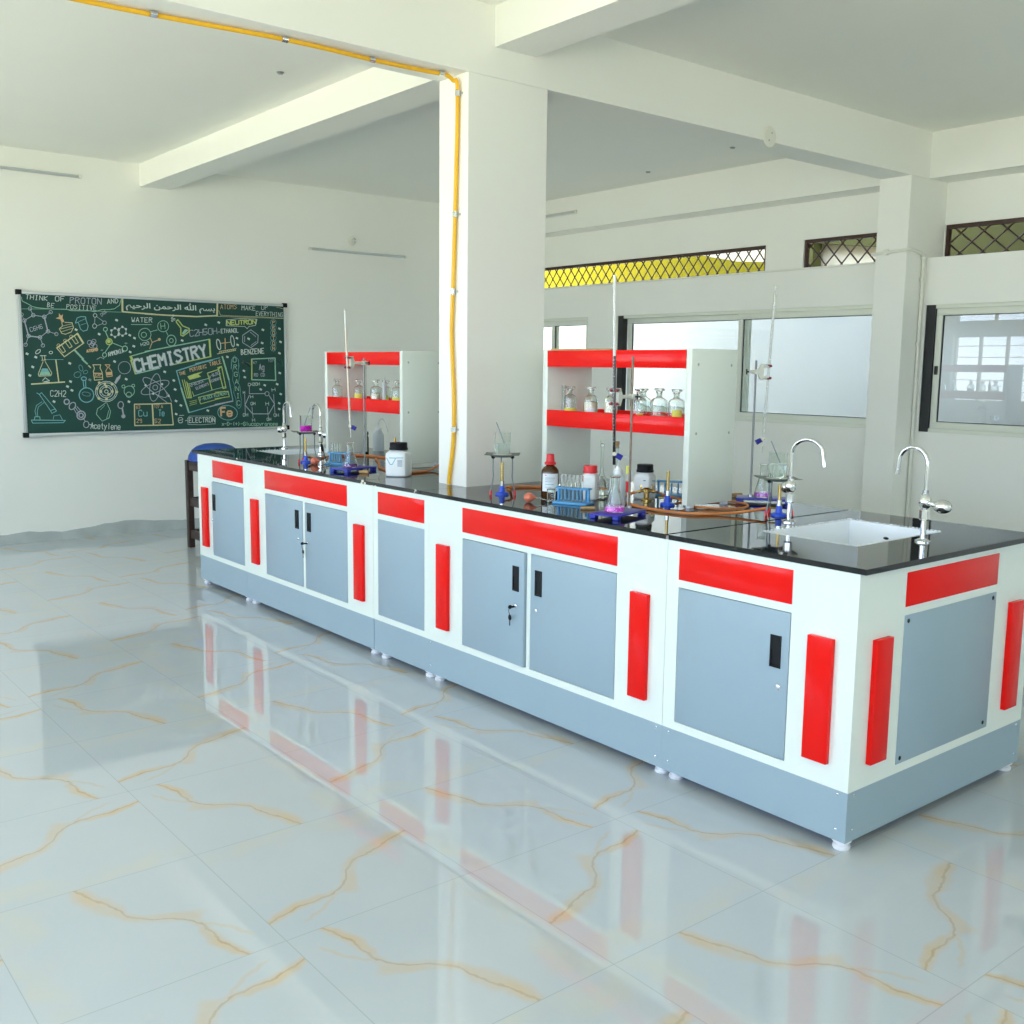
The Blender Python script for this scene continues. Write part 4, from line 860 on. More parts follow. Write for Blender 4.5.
('microscope_drawing',[('b',5,"-388,1210 -369,1198 -289,1064"),('b',5,"-369,1198 -352,1212 -249,1073"),('b',5,"-289,1064 -281,1044 -244,1064 -257,1079 -289,1067"),('b',4,"-352,1139 -395,1110 -409,1064 -400,1022"),('b',4,"-336,1133 -382,1098 -392,1057 -389,1022"),('b',5,"-417,996 -411,1020 -375,1019 -373,995"),('b',6,"-440,994 -179,985"),('b',5,"-440,994 -430,969 -197,967 -179,985"),('b',4,"-272,996 -268,1023 -220,1031 -202,991")]),
('acetylene_drawing',[('w',5,"-261,1221 -266,1229 -277,1229 -283,1222 -285,1190 -280,1182 -269,1182 -263,1190"),('w',5,"-251,1221 -245,1228 -234,1228 -229,1220 -230,1212 -254,1181 -232,1181"),('w',5,"-222,1180 -219,1228"),('w',5,"-200,1180 -196,1227"),('w',5,"-221,1204 -198,1203"),('w',5,"-187,1219 -181,1226 -170,1226 -165,1218 -165,1210 -190,1179 -167,1178"),('v',9,"-141,1137 -146,1124 -157,1116 -169,1116 -179,1124 -182,1137 -178,1150 -167,1157 -155,1157 -145,1149 -141,1137"),('v',7,"-101,1088 -116,1075 -132,1072 -143,1081 -145,1097 -138,1116 -123,1129 -107,1131 -95,1123 -93,1106 -101,1088"),('v',9,"-20,1024 -26,1005 -41,992 -60,990 -77,998 -86,1015 -85,1035 -74,1051 -57,1059 -38,1056 -24,1043 -20,1024"),('v',8,"-36,1024 -41,1012 -51,1006 -63,1009 -70,1018 -70,1031 -61,1040 -50,1042 -40,1036 -36,1024"),('v',6,"6,947 1,931 -10,922 -24,922 -35,932 -38,949 -33,964 -22,974 -8,974 3,963 6,947"),('v',5,"-109,1079 -80,1022"),('v',5,"-97,1088 -64,1040"),('v',5,"-85,1097 -49,1054"),('v',5,"-34,994 -21,972"),('w',6,"10,947 51,934"),('w',5,"19,914 33,961 38,912"),('w',5,"25,929 35,929"),('w',5,"67,935 63,943 54,944 48,936 47,920 51,912 61,911 66,919"),('w',5,"75,926 94,925 95,933 90,942 81,942 75,934 74,918 78,910 88,909 93,917"),('w',5,"114,956 111,916 115,907 120,907"),('w',5,"103,941 123,939"),('w',5,"131,939 138,906"),('w',5,"150,938 127,890"),('w',5,"169,953 165,904"),('w',5,"185,919 204,918 205,926 200,934 191,935 185,927 184,911 188,902 198,902 203,910"),('w',5,"214,934 211,901"),('w',5,"213,925 223,933 228,933 233,924 231,900"),('w',5,"240,915 260,914 260,922 256,931 246,931 241,924 240,907 244,899 254,898 259,906")]),
('round_flask_drawing',[('b',8,"55,1190 51,1169 40,1151 24,1138 4,1131 -16,1131 -35,1139 -50,1152 -59,1170 -62,1191 -57,1211 -46,1229 -30,1242 -11,1249 9,1249 28,1242 43,1229 53,1210 55,1190"),('b',7,"-26,1315 -20,1246"),('b',7,"-6,1315 -6,1249"),('b',7,"2,1324 -3,1314 -16,1309 -30,1311 -38,1319 -38,1329 -28,1337 -14,1339 -2,1334 2,1324"),('b',3,"29,1192 19,1182 -2,1181 -25,1187 -38,1199 -36,1210 -19,1216 5,1213 24,1204 29,1192"),('b',3,"-40,1367 -42,1350 -56,1336 -75,1332 -91,1339 -96,1355 -87,1371 -69,1380 -51,1379 -40,1367"),('b',3,"-24,1416 -22,1398 -28,1387 -38,1386 -48,1397 -54,1414 -52,1430 -43,1436 -32,1431 -24,1416"),('b',3,"15,1385 14,1374 4,1366 -8,1363 -18,1367 -21,1376 -15,1386 -4,1392 8,1392 15,1385")]),
('bottles_drawing',[('y',6,"57,1438 122,1439 115,1412 131,1376 133,1318 66,1312 60,1381 70,1411 60,1438"),('o',9,"66,1369 131,1367"),('o',4,"88,1368 75,1368 73,1345 86,1345"),('o',4,"74,1357 84,1357"),('o',4,"92,1345 107,1368"),('o',4,"93,1368 105,1345"),('o',4,"111,1345 112,1367 122,1367 125,1363 121,1360 111,1356"),('y',4,"67,1336 132,1336"),('o',6,"157,1439 196,1440 186,1418 209,1388 212,1346 168,1340 161,1388 177,1418 159,1439"),('o',0,"164,1379 209,1382 211,1355 167,1352")]),
('magnifier_drawing',[('v',4,"368,1417 363,1397 351,1380 334,1369 314,1365 294,1368 278,1380 268,1396 264,1416 269,1436 281,1453 298,1464 318,1468 338,1465 354,1454 365,1437 368,1417"),('v',0,"283,1361 276,1328 238,1279 226,1291 246,1331")]),
('atom_rings_drawing',[('w',5,"248,1218 243,1191 229,1168 208,1149 183,1137 155,1133 127,1138 103,1150 84,1169 72,1193 69,1219 75,1245 88,1268 109,1287 134,1299 162,1303 189,1299 214,1287 233,1268 245,1244 248,1218"),('w',5,"235,1218 230,1195 219,1175 201,1159 179,1149 155,1146 132,1150 111,1160 95,1176 85,1196 82,1219 87,1241 98,1261 116,1277 138,1287 161,1290 185,1287 206,1277 222,1261 232,1240 235,1218"),('w',5,"213,1218 210,1202 202,1187 189,1176 173,1169 156,1166 139,1169 124,1176 113,1188 105,1202 103,1219 107,1235 115,1249 128,1260 143,1268 160,1270 177,1268 192,1260 204,1249 211,1234 213,1218"),('w',5,"198,1218 195,1206 189,1196 180,1188 169,1183 157,1181 145,1183 134,1188 125,1197 120,1207 119,1218 121,1230 127,1240 136,1248 148,1254 160,1255 172,1254 183,1248 191,1240 196,1230 198,1218"),('w',5,"173,1218 172,1214 170,1210 166,1207 162,1205 158,1205 153,1205 149,1207 146,1210 144,1214 144,1218 145,1222 147,1226 150,1229 154,1231 159,1232 163,1231 167,1229 170,1226 172,1222 173,1218"),('y',11,"110,1291 106,1286 100,1286 98,1291 101,1296 107,1296 110,1291"),('y',11,"214,1279 210,1274 204,1274 202,1279 205,1284 211,1284 214,1279"),('y',11,"90,1243 86,1238 81,1238 78,1243 81,1248 87,1248 90,1243"),('y',11,"250,1215 247,1209 241,1209 238,1215 241,1220 247,1220 250,1215"),('y',11,"101,1161 98,1156 92,1156 89,1161 92,1166 98,1166 101,1161"),('y',11,"163,1157 160,1152 154,1152 151,1157 155,1163 161,1163 163,1157"),('y',11,"154,1282 151,1277 145,1277 142,1282 145,1287 151,1287 154,1282"),('y',11,"165,1258 161,1252 155,1252 153,1258 156,1263 162,1263 165,1258"),('y',11,"118,1218 115,1213 109,1213 106,1219 110,1224 116,1224 118,1218"),('y',11,"214,1218 211,1213 205,1213 202,1218 205,1223 211,1223 214,1218"),('y',11,"183,1195 180,1190 174,1190 171,1195 174,1200 180,1200 183,1195")]),
('gem_drawing',[('g',5,"153,1127 80,1076 69,1031 114,972 172,998 186,1053 159,1121"),('g',4,"171,1060 151,993"),('g',3,"103,1067 140,1103")]),
('small_molecule_drawing',[('g',5,"392,1220 387,1201 374,1185 356,1177 336,1177 319,1186 308,1201 304,1220 309,1240 322,1255 340,1263 360,1263 377,1255 389,1239 392,1220"),('g',5,"367,1189 362,1176 350,1167 336,1167 324,1176 320,1190 325,1203 337,1212 352,1212 363,1203 367,1189"),('g',5,"314,1259 310,1250 300,1246 291,1250 287,1259 292,1269 301,1273 311,1269 314,1259"),('g',5,"396,1266 392,1258 383,1254 375,1258 371,1266 375,1275 384,1279 393,1275 396,1266")]),
('bond_drawing',[('v',7,"295,1104 291,1088 280,1077 267,1075 256,1082 249,1096 250,1113 258,1126 270,1133 283,1131 292,1120 295,1104"),('v',12,"284,1073 291,1024"),('v',15,"300,1009 297,1003 290,1000 284,1003 281,1010 284,1016 291,1019 297,1016 300,1009")]),
('orbit_atom_drawing',[('v',5,"669,1170 657,1164 638,1165 614,1173 585,1187 556,1206 528,1229 503,1253 484,1277 471,1299 467,1316 471,1329 482,1335 501,1335 525,1327 553,1313 583,1295 611,1272 636,1248 656,1224 669,1201 673,1183 669,1170"),('v',5,"692,1298 692,1285 681,1269 661,1252 634,1234 601,1218 566,1204 532,1195 501,1190 475,1189 457,1194 448,1203 449,1216 459,1232 479,1249 505,1266 537,1283 572,1296 607,1306 638,1312 665,1312 683,1308 692,1298"),('v',5,"548,1133 536,1139 527,1155 522,1178 520,1207 522,1240 528,1273 537,1305 549,1332 563,1352 577,1365 590,1368 602,1361 611,1346 617,1323 619,1293 617,1261 611,1227 601,1195 589,1168 576,1148 562,1136 548,1133"),('v',5,"592,1250 588,1239 579,1231 567,1229 556,1234 550,1244 550,1256 557,1266 568,1271 580,1270 589,1262 592,1250"),('v',5,"621,1266 688,1184 709,1127"),('v',5,"524,1229 673,1117"),('w',9,"636,1278 633,1274 628,1274 626,1278 628,1283 633,1283 636,1278"),('w',9,"556,1197 554,1193 549,1193 546,1197 549,1202 554,1202 556,1197"),('w',9,"690,1177 687,1173 682,1173 680,1177 682,1182 688,1182 690,1177"),('w',9,"493,1269 490,1265 485,1265 483,1269 486,1274 491,1274 493,1269")]),
('copper_tellurium_boxes_drawing',[('y',9,"387,1109 606,1109"),('y',9,"558,1111 705,1113 717,926 538,927"),('y',9,"387,1109 383,928 584,926"),('y',12,"540,1110 543,927"),('b',6,"449,1050 442,1059 427,1059 420,1050 420,1014 427,1006 442,1006 450,1015"),('b',6,"462,1042 462,1015 470,1007 485,1007 492,1016"),('b',6,"492,1043 492,1007"),('o',3,"415,1092 412,1096 401,1092 401,1075 404,1071 411,1071 415,1076 411,1084 401,1084"),('o',3,"421,1092 425,1097 432,1097 435,1093 428,1084 435,1080 432,1076 425,1072 421,1076"),('o',4,"400,979 405,984 414,984 418,978 418,973 399,953 417,952"),('o',4,"444,967 430,968 426,978 431,983 440,983 444,978 443,952 430,952"),('b',6,"594,1059 614,1058"),('b',6,"604,1058 602,1005"),('b',6,"621,1022 641,1022 641,1031 636,1040 626,1040 621,1031 621,1013 625,1004 635,1004 640,1013"),('o',3,"559,1095 562,1099 562,1075"),('o',3,"572,1095 575,1099 580,1099 583,1095 583,1091 572,1075 583,1075"),('o',3,"588,1099 599,1099 590,1075"),('o',3,"609,1075 611,1076"),('o',3,"630,1096 627,1100 619,1096 619,1080 622,1076 627,1076 630,1080 627,1088 619,1088"),('o',4,"578,980 557,981 556,963 572,963 576,957 571,951 560,946 555,952"),('o',4,"587,973 592,979 603,978 608,972 607,967 585,945 606,943")]),
('water_drawing',[('w',5,"393,1836 397,1798 404,1817 410,1798 418,1836"),('w',5,"427,1799 442,1837 453,1799"),('w',5,"434,1811 447,1812"),('w',5,"466,1837 492,1838"),('w',5,"479,1837 477,1800"),('w',5,"529,1839 503,1838 501,1800 527,1800"),('w',5,"502,1819 521,1819"),('w',5,"538,1801 540,1839 559,1839 566,1833 559,1826 539,1820"),('w',5,"552,1820 564,1801"),('g',5,"386,1777 557,1782"),('g',5,"551,1699 546,1679 534,1662 516,1650 496,1646 475,1649 459,1660 448,1676 445,1696 450,1716 462,1733 479,1745 500,1750 520,1747 536,1736 547,1719 551,1699"),('g',5,"512,1695 508,1683 498,1675 485,1672 474,1677 468,1688 468,1700 475,1711 487,1716 499,1715 509,1707 512,1695"),('g',5,"706,1773 702,1755 691,1739 675,1729 656,1724 638,1727 622,1737 613,1752 610,1770 614,1788 625,1804 641,1814 659,1819 678,1816 693,1806 703,1791 706,1773"),('g',6,"767,1653 763,1634 752,1618 737,1608 719,1606 703,1611 690,1624 684,1642 685,1661 692,1679 706,1692 722,1699 740,1697 754,1688 764,1672 767,1653"),('g',5,"743,1653 739,1642 730,1636 719,1636 710,1642 707,1652 711,1662 720,1669 731,1669 740,1663 743,1653"),('g',5,"639,1746 636,1795"),('g',5,"674,1750 671,1800"),('g',5,"638,1771 673,1775"),('g',5,"547,1722 607,1739"),('g',5,"680,1732 698,1695"),('w',4,"463,1599 458,1623"),('w',4,"481,1603 476,1627"),('w',4,"460,1611 478,1615"),('w',4,"484,1625 488,1630 497,1632 502,1629 503,1625 488,1605 506,1609"),('w',4,"514,1636 510,1631 513,1615 518,1612 527,1615 531,1620 528,1636 523,1638 514,1636")]),
('orange_bond_drawing',[('o',6,"542,1672 559,1633 617,1656"),('o',6,"559,1633 535,1580"),('o',9,"628,1659 625,1653 618,1652 613,1656 613,1662 619,1666 625,1665 628,1659")]),
('ammonia_drawing',[('w',4,"109,1841 105,1831 96,1826 86,1827 80,1835 80,1846 87,1854 97,1856 106,1851 109,1841"),('w',4,"103,1755 98,1743 88,1736 77,1738 71,1747 71,1760 79,1771 90,1773 99,1767 103,1755"),('v',4,"183,1785 179,1774 169,1769 159,1770 152,1778 153,1789 160,1797 170,1799 179,1794 183,1785"),('v',4,"92,1826 87,1772"),('v',4,"107,1832 159,1793"),('v',4,"101,1755 155,1778"),('v',3,"149,1834 134,1855 140,1859 150,1856 155,1849 154,1838 149,1834"),('v',3,"164,1846 150,1867 175,1854 161,1875"),('v',3,"180,1857 171,1883 191,1866"),('v',3,"178,1866 184,1871"),('g',6,"189,1731 184,1720 174,1714 163,1716 156,1724 157,1736 164,1745 176,1747 185,1742 189,1731"),('g',7,"173,1709 192,1659"),('l',8,"223,1630 219,1617 210,1608 197,1604 185,1607 176,1616 173,1629 177,1641 186,1651 199,1654 212,1651 220,1642 223,1630"),('l',14,"205,1632 201,1626 194,1624 189,1628 189,1636 195,1640 202,1639 205,1632"),('g',6,"223,1621 306,1589"),('g',7,"347,1576 343,1563 331,1555 318,1555 307,1562 304,1575 308,1588 319,1596 333,1597 344,1589 347,1576"),('g',6,"204,1602 163,1544"),('g',6,"173,1520 168,1508 158,1501 147,1503 140,1513 141,1526 148,1537 160,1539 169,1533 173,1520"),('w',5,"188,1508 188,1542 201,1512"),('w',5,"189,1520 196,1522"),('w',5,"207,1514 200,1546 210,1532 213,1549 220,1517"),('w',5,"226,1519 219,1551 229,1537 232,1555 240,1523"),('w',5,"242,1557 239,1551 244,1530 249,1525 255,1527 257,1533 253,1555 248,1559 242,1557"),('w',5,"264,1530 257,1562 278,1533 271,1565"),('w',5,"283,1569 290,1537"),('w',5,"280,1568 286,1570"),('w',5,"287,1536 294,1538"),('w',5,"303,1540 302,1574 316,1544"),('w',5,"304,1552 310,1554"),('g',3,"322,1620 350,1621"),('g',3,"336,1612 336,1628"),('g',3,"126,1557 147,1561"),('g',3,"137,1552 136,1566"),('w',3,"92,1483 123,1501 152,1487")]),
('hexagon_pair_drawing',[('v',5,"278,1688 248,1670 219,1687 221,1723 251,1742 279,1725 278,1688"),('w',9,"282,1689 280,1684 275,1684 273,1688 275,1693 280,1693 282,1689"),('w',9,"252,1670 250,1665 245,1665 243,1669 245,1674 250,1674 252,1670"),('w',9,"224,1687 221,1683 217,1683 214,1687 217,1691 222,1691 224,1687"),('w',9,"226,1723 223,1719 218,1719 216,1723 219,1727 223,1727 226,1723"),('w',9,"255,1742 253,1738 248,1738 246,1742 248,1746 253,1746 255,1742"),('w',9,"284,1725 281,1721 276,1720 274,1725 277,1729 282,1729 284,1725"),('v',5,"340,1701 310,1682 281,1699 283,1736 313,1755 341,1738 340,1701"),('w',9,"345,1701 342,1697 337,1697 335,1701 338,1705 342,1705 345,1701"),('w',9,"315,1682 312,1678 307,1678 305,1682 307,1686 312,1686 315,1682"),('w',9,"286,1700 283,1695 278,1695 276,1699 279,1704 284,1704 286,1700"),('w',9,"287,1736 285,1732 280,1731 278,1736 280,1740 285,1740 287,1736"),('w',9,"317,1755 315,1751 310,1751 308,1755 310,1759 315,1759 317,1755"),('w',9,"346,1738 344,1733 339,1733 336,1737 339,1742 344,1742 346,1738")]),
('cluster_drawing',[('v',4,"57,1620 52,1608 42,1602 30,1604 23,1613 23,1625 31,1635 43,1637 53,1631 57,1620"),('v',4,"93,1630 88,1618 77,1612 66,1613 58,1623 59,1635 67,1644 79,1647 89,1641 93,1630"),('v',4,"71,1596 66,1585 55,1578 44,1580 36,1589 37,1602 45,1611 57,1614 67,1608 71,1596"),('v',4,"100,1591 95,1579 84,1573 73,1575 65,1584 66,1596 74,1606 86,1608 96,1602 100,1591"),('v',4,"83,1611 78,1600 68,1593 56,1595 49,1605 49,1617 57,1626 69,1629 79,1623 83,1611"),('o',8,"16,1539 20,1559 29,1541"),('o',8,"18,1545 25,1547"),('o',8,"32,1561 45,1563"),('o',8,"39,1562 41,1543"),('o',8,"54,1565 51,1561 53,1549 56,1546 63,1547 66,1551 64,1564 61,1566 54,1565"),('o',8,"72,1549 70,1568 77,1560 83,1570 85,1552"),('o',8,"102,1571 99,1573 92,1572 89,1568 93,1566 100,1564 103,1561 100,1558 94,1553 90,1556")]),
('yellow_flask_drawing',[('l',9,"773,1816 789,1832 830,1780 888,1760 884,1732 830,1693 811,1701 813,1761 773,1813"),('g',0,"848,1753 881,1748 830,1702 821,1717"),('w',4,"756,1865 753,1859 747,1857 742,1861 742,1868 747,1872 754,1871 756,1865"),('w',4,"746,1843 743,1837 736,1835 731,1839 731,1846 737,1850 743,1849 746,1843"),('w',4,"765,1834 762,1828 755,1827 750,1830 750,1837 756,1841 762,1840 765,1834"),('w',4,"746,1821 743,1815 737,1814 732,1817 732,1824 737,1828 744,1827 746,1821")]),
('chemistry_title',[('g',9,"494,1554 1068,1672"),('l',15,"1068,1672 1074,1520"),('l',9,"1074,1520 731,1446"),('g',8,"376,1514 580,1573"),('l',12,"371,1481 406,1365"),('l',19,"370,1511 387,1481"),('g',9,"406,1365 617,1416"),('v',22,"447,1475 432,1489 406,1483 396,1463 408,1397 424,1384 450,1389 460,1409"),('v',22,"481,1396 462,1496"),('v',22,"533,1408 514,1508"),('v',22,"472,1446 524,1458"),('v',22,"585,1524 533,1512 551,1412 604,1424"),('v',22,"542,1462 581,1471"),('v',22,"622,1428 603,1528 639,1484 656,1540 675,1440"),('v',22,"701,1551 721,1450"),('v',22,"688,1548 715,1554"),('v',22,"707,1447 734,1453"),('v',22,"804,1557 787,1571 760,1565 750,1545 767,1531 797,1520 814,1506 804,1487 780,1464 763,1477"),('v',22,"820,1578 874,1591"),('v',22,"847,1585 867,1483"),('v',22,"913,1494 893,1595 934,1605 951,1591 941,1571 903,1544"),('v',22,"931,1551 968,1506"),('v',22,"967,1612 1005,1568 1023,1625"),('v',22,"1005,1568 1016,1516"),('w',12,"447,1475 432,1489 406,1483 396,1463 408,1397 424,1384 450,1389 460,1409"),('w',12,"481,1396 462,1496"),('w',12,"533,1408 514,1508"),('w',12,"472,1446 524,1458"),('w',12,"585,1524 533,1512 551,1412 604,1424"),('w',12,"542,1462 581,1471"),('w',12,"622,1428 603,1528 639,1484 656,1540 675,1440"),('w',12,"701,1551 721,1450"),('w',12,"688,1548 715,1554"),('w',12,"707,1447 734,1453"),('w',12,"804,1557 787,1571 760,1565 750,1545 767,1531 797,1520 814,1506 804,1487 780,1464 763,1477"),('w',12,"820,1578 874,1591"),('w',12,"847,1585 867,1483"),('w',12,"913,1494 893,1595 934,1605 951,1591 941,1571 903,1544"),('w',12,"931,1551 968,1506"),('w',12,"967,1612 1005,1568 1023,1625"),('w',12,"1005,1568 1016,1516")]),
('periodic_table_drawing',[('b',10,"760,1392 893,1434 987,1464"),('b',7,"987,1464 1095,1488"),('b',7,"934,1457 1161,1512"),('b',9,"763,1389 798,1246"),('g',14,"798,1246 860,1032"),('b',8,"860,1029 1056,1080"),('v',10,"1056,1080 1197,1111"),('v',10,"1102,1096 1273,1126"),('b',8,"1273,1130 1240,1317"),('g',14,"1240,1317 1193,1492"),('g',14,"1215,1413 1183,1523"),('o',5,"783,1380 797,1383"),('o',5,"790,1382 795,1356"),('o',5,"809,1359 804,1385"),('o',5,"823,1362 818,1388"),('o',5,"806,1372 821,1375"),('o',5,"839,1393 824,1390 830,1364 844,1367"),('o',5,"827,1377 838,1379"),('o',5,"884,1386 878,1414 889,1417 893,1413 891,1407 881,1400"),('o',5,"911,1422 898,1419 904,1391 918,1394"),('o',5,"901,1405 911,1407"),('o',5,"923,1396 917,1424 928,1426 932,1422 930,1417 920,1410"),('o',5,"927,1411 937,1399"),('o',5,"944,1430 950,1402"),('o',5,"940,1429 947,1431"),('o',5,"947,1401 953,1403"),('o',5,"960,1434 958,1428 962,1410 966,1406 973,1408 975,1413 971,1432 967,1436 960,1434"),('o',5,"982,1410 976,1438 983,1439 992,1432 994,1423 989,1412 982,1410"),('o',5,"1003,1444 1009,1416"),('o',5,"999,1443 1006,1445"),('o',5,"1006,1415 1012,1417"),('o',5,"1030,1446 1026,1450 1019,1448 1017,1443 1021,1424 1025,1420 1032,1422 1035,1427"),('o',5,"1059,1467 1075,1471"),('o',5,"1067,1469 1074,1438"),('o',5,"1089,1442 1089,1475 1105,1446"),('o',5,"1091,1453 1098,1455"),('o',5,"1112,1447 1104,1478 1112,1480 1117,1476 1115,1470 1108,1463"),('o',5,"1116,1465 1125,1462 1122,1455 1116,1448 1112,1447"),('o',5,"1127,1484 1134,1453 1150,1457"),('o',5,"1165,1494 1149,1490 1157,1459 1173,1463"),('o',5,"1153,1474 1165,1477"),('l',0,"857,1345 917,1367 1001,1390 957,1361 983,1345 942,1332 876,1315"),('l',6,"810,1316 847,1157 861,1160 829,1316"),('l',6,"832,1304 864,1157 875,1160 849,1300"),('l',6,"855,1291 880,1157 890,1160 868,1284"),('g',6,"874,1281 1050,1329"),('l',8,"1041,1375 1080,1223"),('l',8,"1041,1375 1141,1407 1172,1437"),('l',7,"1138,1427 1184,1242"),('l',8,"1146,1427 1174,1434 1210,1245 1182,1239 1143,1420"),('g',5,"904,1172 1081,1226 1201,1255"),('l',5,"895,1214 911,1176"),('v',4,"891,1283 899,1260 890,1257 885,1259 883,1267 885,1272 894,1275"),('v',4,"900,1273 913,1278"),('v',4,"922,1268 914,1291 920,1293 924,1290 923,1285 918,1279"),('v',4,"924,1282 932,1280 930,1275 925,1269 922,1268"),('v',4,"931,1297 940,1274 952,1279"),('v',4,"952,1304 950,1299 956,1284 960,1281 966,1284 968,1289 963,1304 958,1307 952,1304"),('v',4,"980,1310 976,1313 970,1311 968,1306 973,1290 978,1288 984,1290 986,1295"),('v',4,"993,1293 984,1316"),('v',4,"997,1320 988,1304 1005,1297"),('v',4,"939,1254 928,1250 936,1230 946,1234"),('v',4,"932,1240 940,1243"),('v',4,"943,1256 951,1235 961,1239"),('v',4,"969,1265 958,1261 966,1241 976,1244"),('v',4,"962,1251 970,1254"),('v',4,"981,1246 973,1266 982,1258 984,1270 991,1250"),('v',4,"999,1276 988,1272 996,1251 1006,1255"),('v',4,"992,1262 1000,1264"),('v',4,"1011,1257 1003,1277 1021,1261 1014,1281"),('v',4,"1018,1283 1029,1286"),('v',4,"1023,1285 1031,1264"),('v',4,"1045,1288 1041,1291 1036,1289 1035,1285 1038,1282 1045,1281 1049,1278 1047,1274 1043,1269 1040,1271"),('v',4,"1054,1348 1063,1325"),('v',4,"1054,1348 1062,1351 1066,1348 1069,1341 1068,1336 1060,1333"),('v',4,"1071,1350 1082,1354"),('v',4,"1091,1344 1082,1367 1087,1369 1091,1366 1090,1362 1086,1356"),('v',4,"1092,1358 1099,1356 1097,1351 1093,1345 1091,1344"),('v',4,"1097,1373 1106,1350 1117,1354"),('v',4,"1115,1380 1114,1375 1120,1360 1124,1357 1130,1359 1131,1364 1125,1379 1121,1382 1115,1380"),('v',4,"1140,1385 1136,1388 1131,1386 1130,1381 1136,1366 1140,1363 1145,1365 1146,1370"),('v',4,"1153,1368 1144,1391"),('v',4,"1154,1395 1148,1379 1163,1372"),('v',4,"1072,1316 1063,1314 1069,1294 1077,1296"),('v',4,"1066,1304 1073,1306"),('v',4,"1075,1317 1081,1297 1089,1300"),('v',4,"1096,1323 1087,1321 1093,1301 1102,1303"),('v',4,"1090,1311 1097,1312"),('v',4,"1105,1304 1100,1324 1107,1315 1108,1326 1114,1306"),('v',4,"1120,1330 1112,1327 1117,1307 1126,1310"),('v',4,"1114,1317 1121,1319"),('v',4,"1129,1311 1124,1331 1138,1313 1132,1333"),('v',4,"1136,1334 1144,1336"),('v',4,"1140,1335 1146,1315"),('v',4,"1157,1337 1154,1339 1150,1338 1149,1334 1152,1331 1157,1329 1160,1327 1159,1323 1156,1318 1153,1321"),('l',6,"950,1162 969,1104 1198,1163"),('l',6,"950,1162 1200,1216"),('l',6,"1106,1206 1230,1215 1239,1166 1104,1148"),('g',4,"975,1158 963,1155 969,1130"),('g',4,"966,1142 975,1145"),('g',4,"983,1147 995,1150"),('g',4,"1004,1139 997,1164 1003,1166 1007,1162 1005,1157 1000,1152"),('g',4,"1007,1153 1014,1151 1012,1146 1007,1140 1004,1139"),('g',4,"1014,1169 1021,1144 1033,1147"),('g',4,"1035,1174 1033,1169 1037,1153 1042,1149 1048,1151 1049,1156 1045,1172 1041,1176 1035,1174"),('g',4,"1062,1177 1058,1181 1052,1179 1050,1174 1055,1157 1059,1154 1065,1156 1067,1161"),('g',4,"1073,1158 1066,1183"),('g',4,"1079,1186 1070,1170 1085,1161"),('g',4,"1108,1189 1095,1187 1099,1164 1112,1166"),('g',4,"1097,1176 1106,1177"),('g',4,"1113,1190 1117,1167 1130,1170"),('g',4,"1143,1196 1131,1194 1135,1171 1147,1173"),('g',4,"1133,1182 1142,1184"),('g',4,"1153,1174 1149,1197 1157,1187 1161,1199 1165,1176"),('g',4,"1179,1202 1167,1200 1171,1177 1183,1179"),('g',4,"1169,1189 1178,1190"),('g',4,"1189,1180 1185,1203 1202,1183 1197,1206"),('g',4,"1203,1207 1215,1209"),('g',4,"1209,1208 1213,1185"),('g',4,"1234,1209 1230,1212 1224,1211 1221,1206 1225,1203 1232,1200 1236,1197 1234,1192 1228,1187 1224,1191"),('l',4,"869,1125 936,1140"),('l',4,"869,1109 936,1124"),('l',4,"868,1093 935,1108")]),
('electron_writing',[('w',5,"763,964 803,967 802,978 792,989 772,988 763,976 764,953 774,941 794,942 803,955"),('w',4,"773,1006 816,1007"),('w',4,"824,960 844,961"),('w',6,"882,983 860,984 860,942 881,942"),('w',6,"860,963 876,963"),('w',6,"891,983 890,942 911,941"),('w',6,"942,983 921,983 921,941 942,941"),('w',6,"921,962 937,962"),('w',6,"973,976 967,983 957,983 951,976 951,948 956,941 967,941 972,948"),('w',6,"982,983 1004,983"),('w',6,"993,983 992,941"),('w',6,"1012,941 1013,983 1029,983 1034,976 1029,969 1013,962"),('w',6,"1023,962 1034,941"),('w',6,"1049,983 1044,976 1043,948 1049,941 1059,941 1065,948 1065,976 1060,983 1049,983"),('w',6,"1074,941 1075,983 1096,941 1096,983"),('w',3,"849,926 845,977 865,999 1080,995 1104,978 1099,926 970,920 849,926")]),
('iron_drawing',[('b',6,"1312,1008 1304,988 1287,972 1264,961 1236,956 1207,957 1179,965 1155,978 1137,995 1128,1015 1127,1036 1135,1055 1151,1071 1174,1083 1201,1088 1230,1087 1258,1079 1283,1066 1301,1049 1311,1029 1312,1008"),('o',16,"1199,1068 1154,1065 1158,994"),('o',16,"1156,1030 1190,1031"),('o',14,"1215,1012 1261,1014 1260,1026 1248,1037 1225,1036 1215,1024 1216,1001 1228,990 1250,991 1261,1003")]),
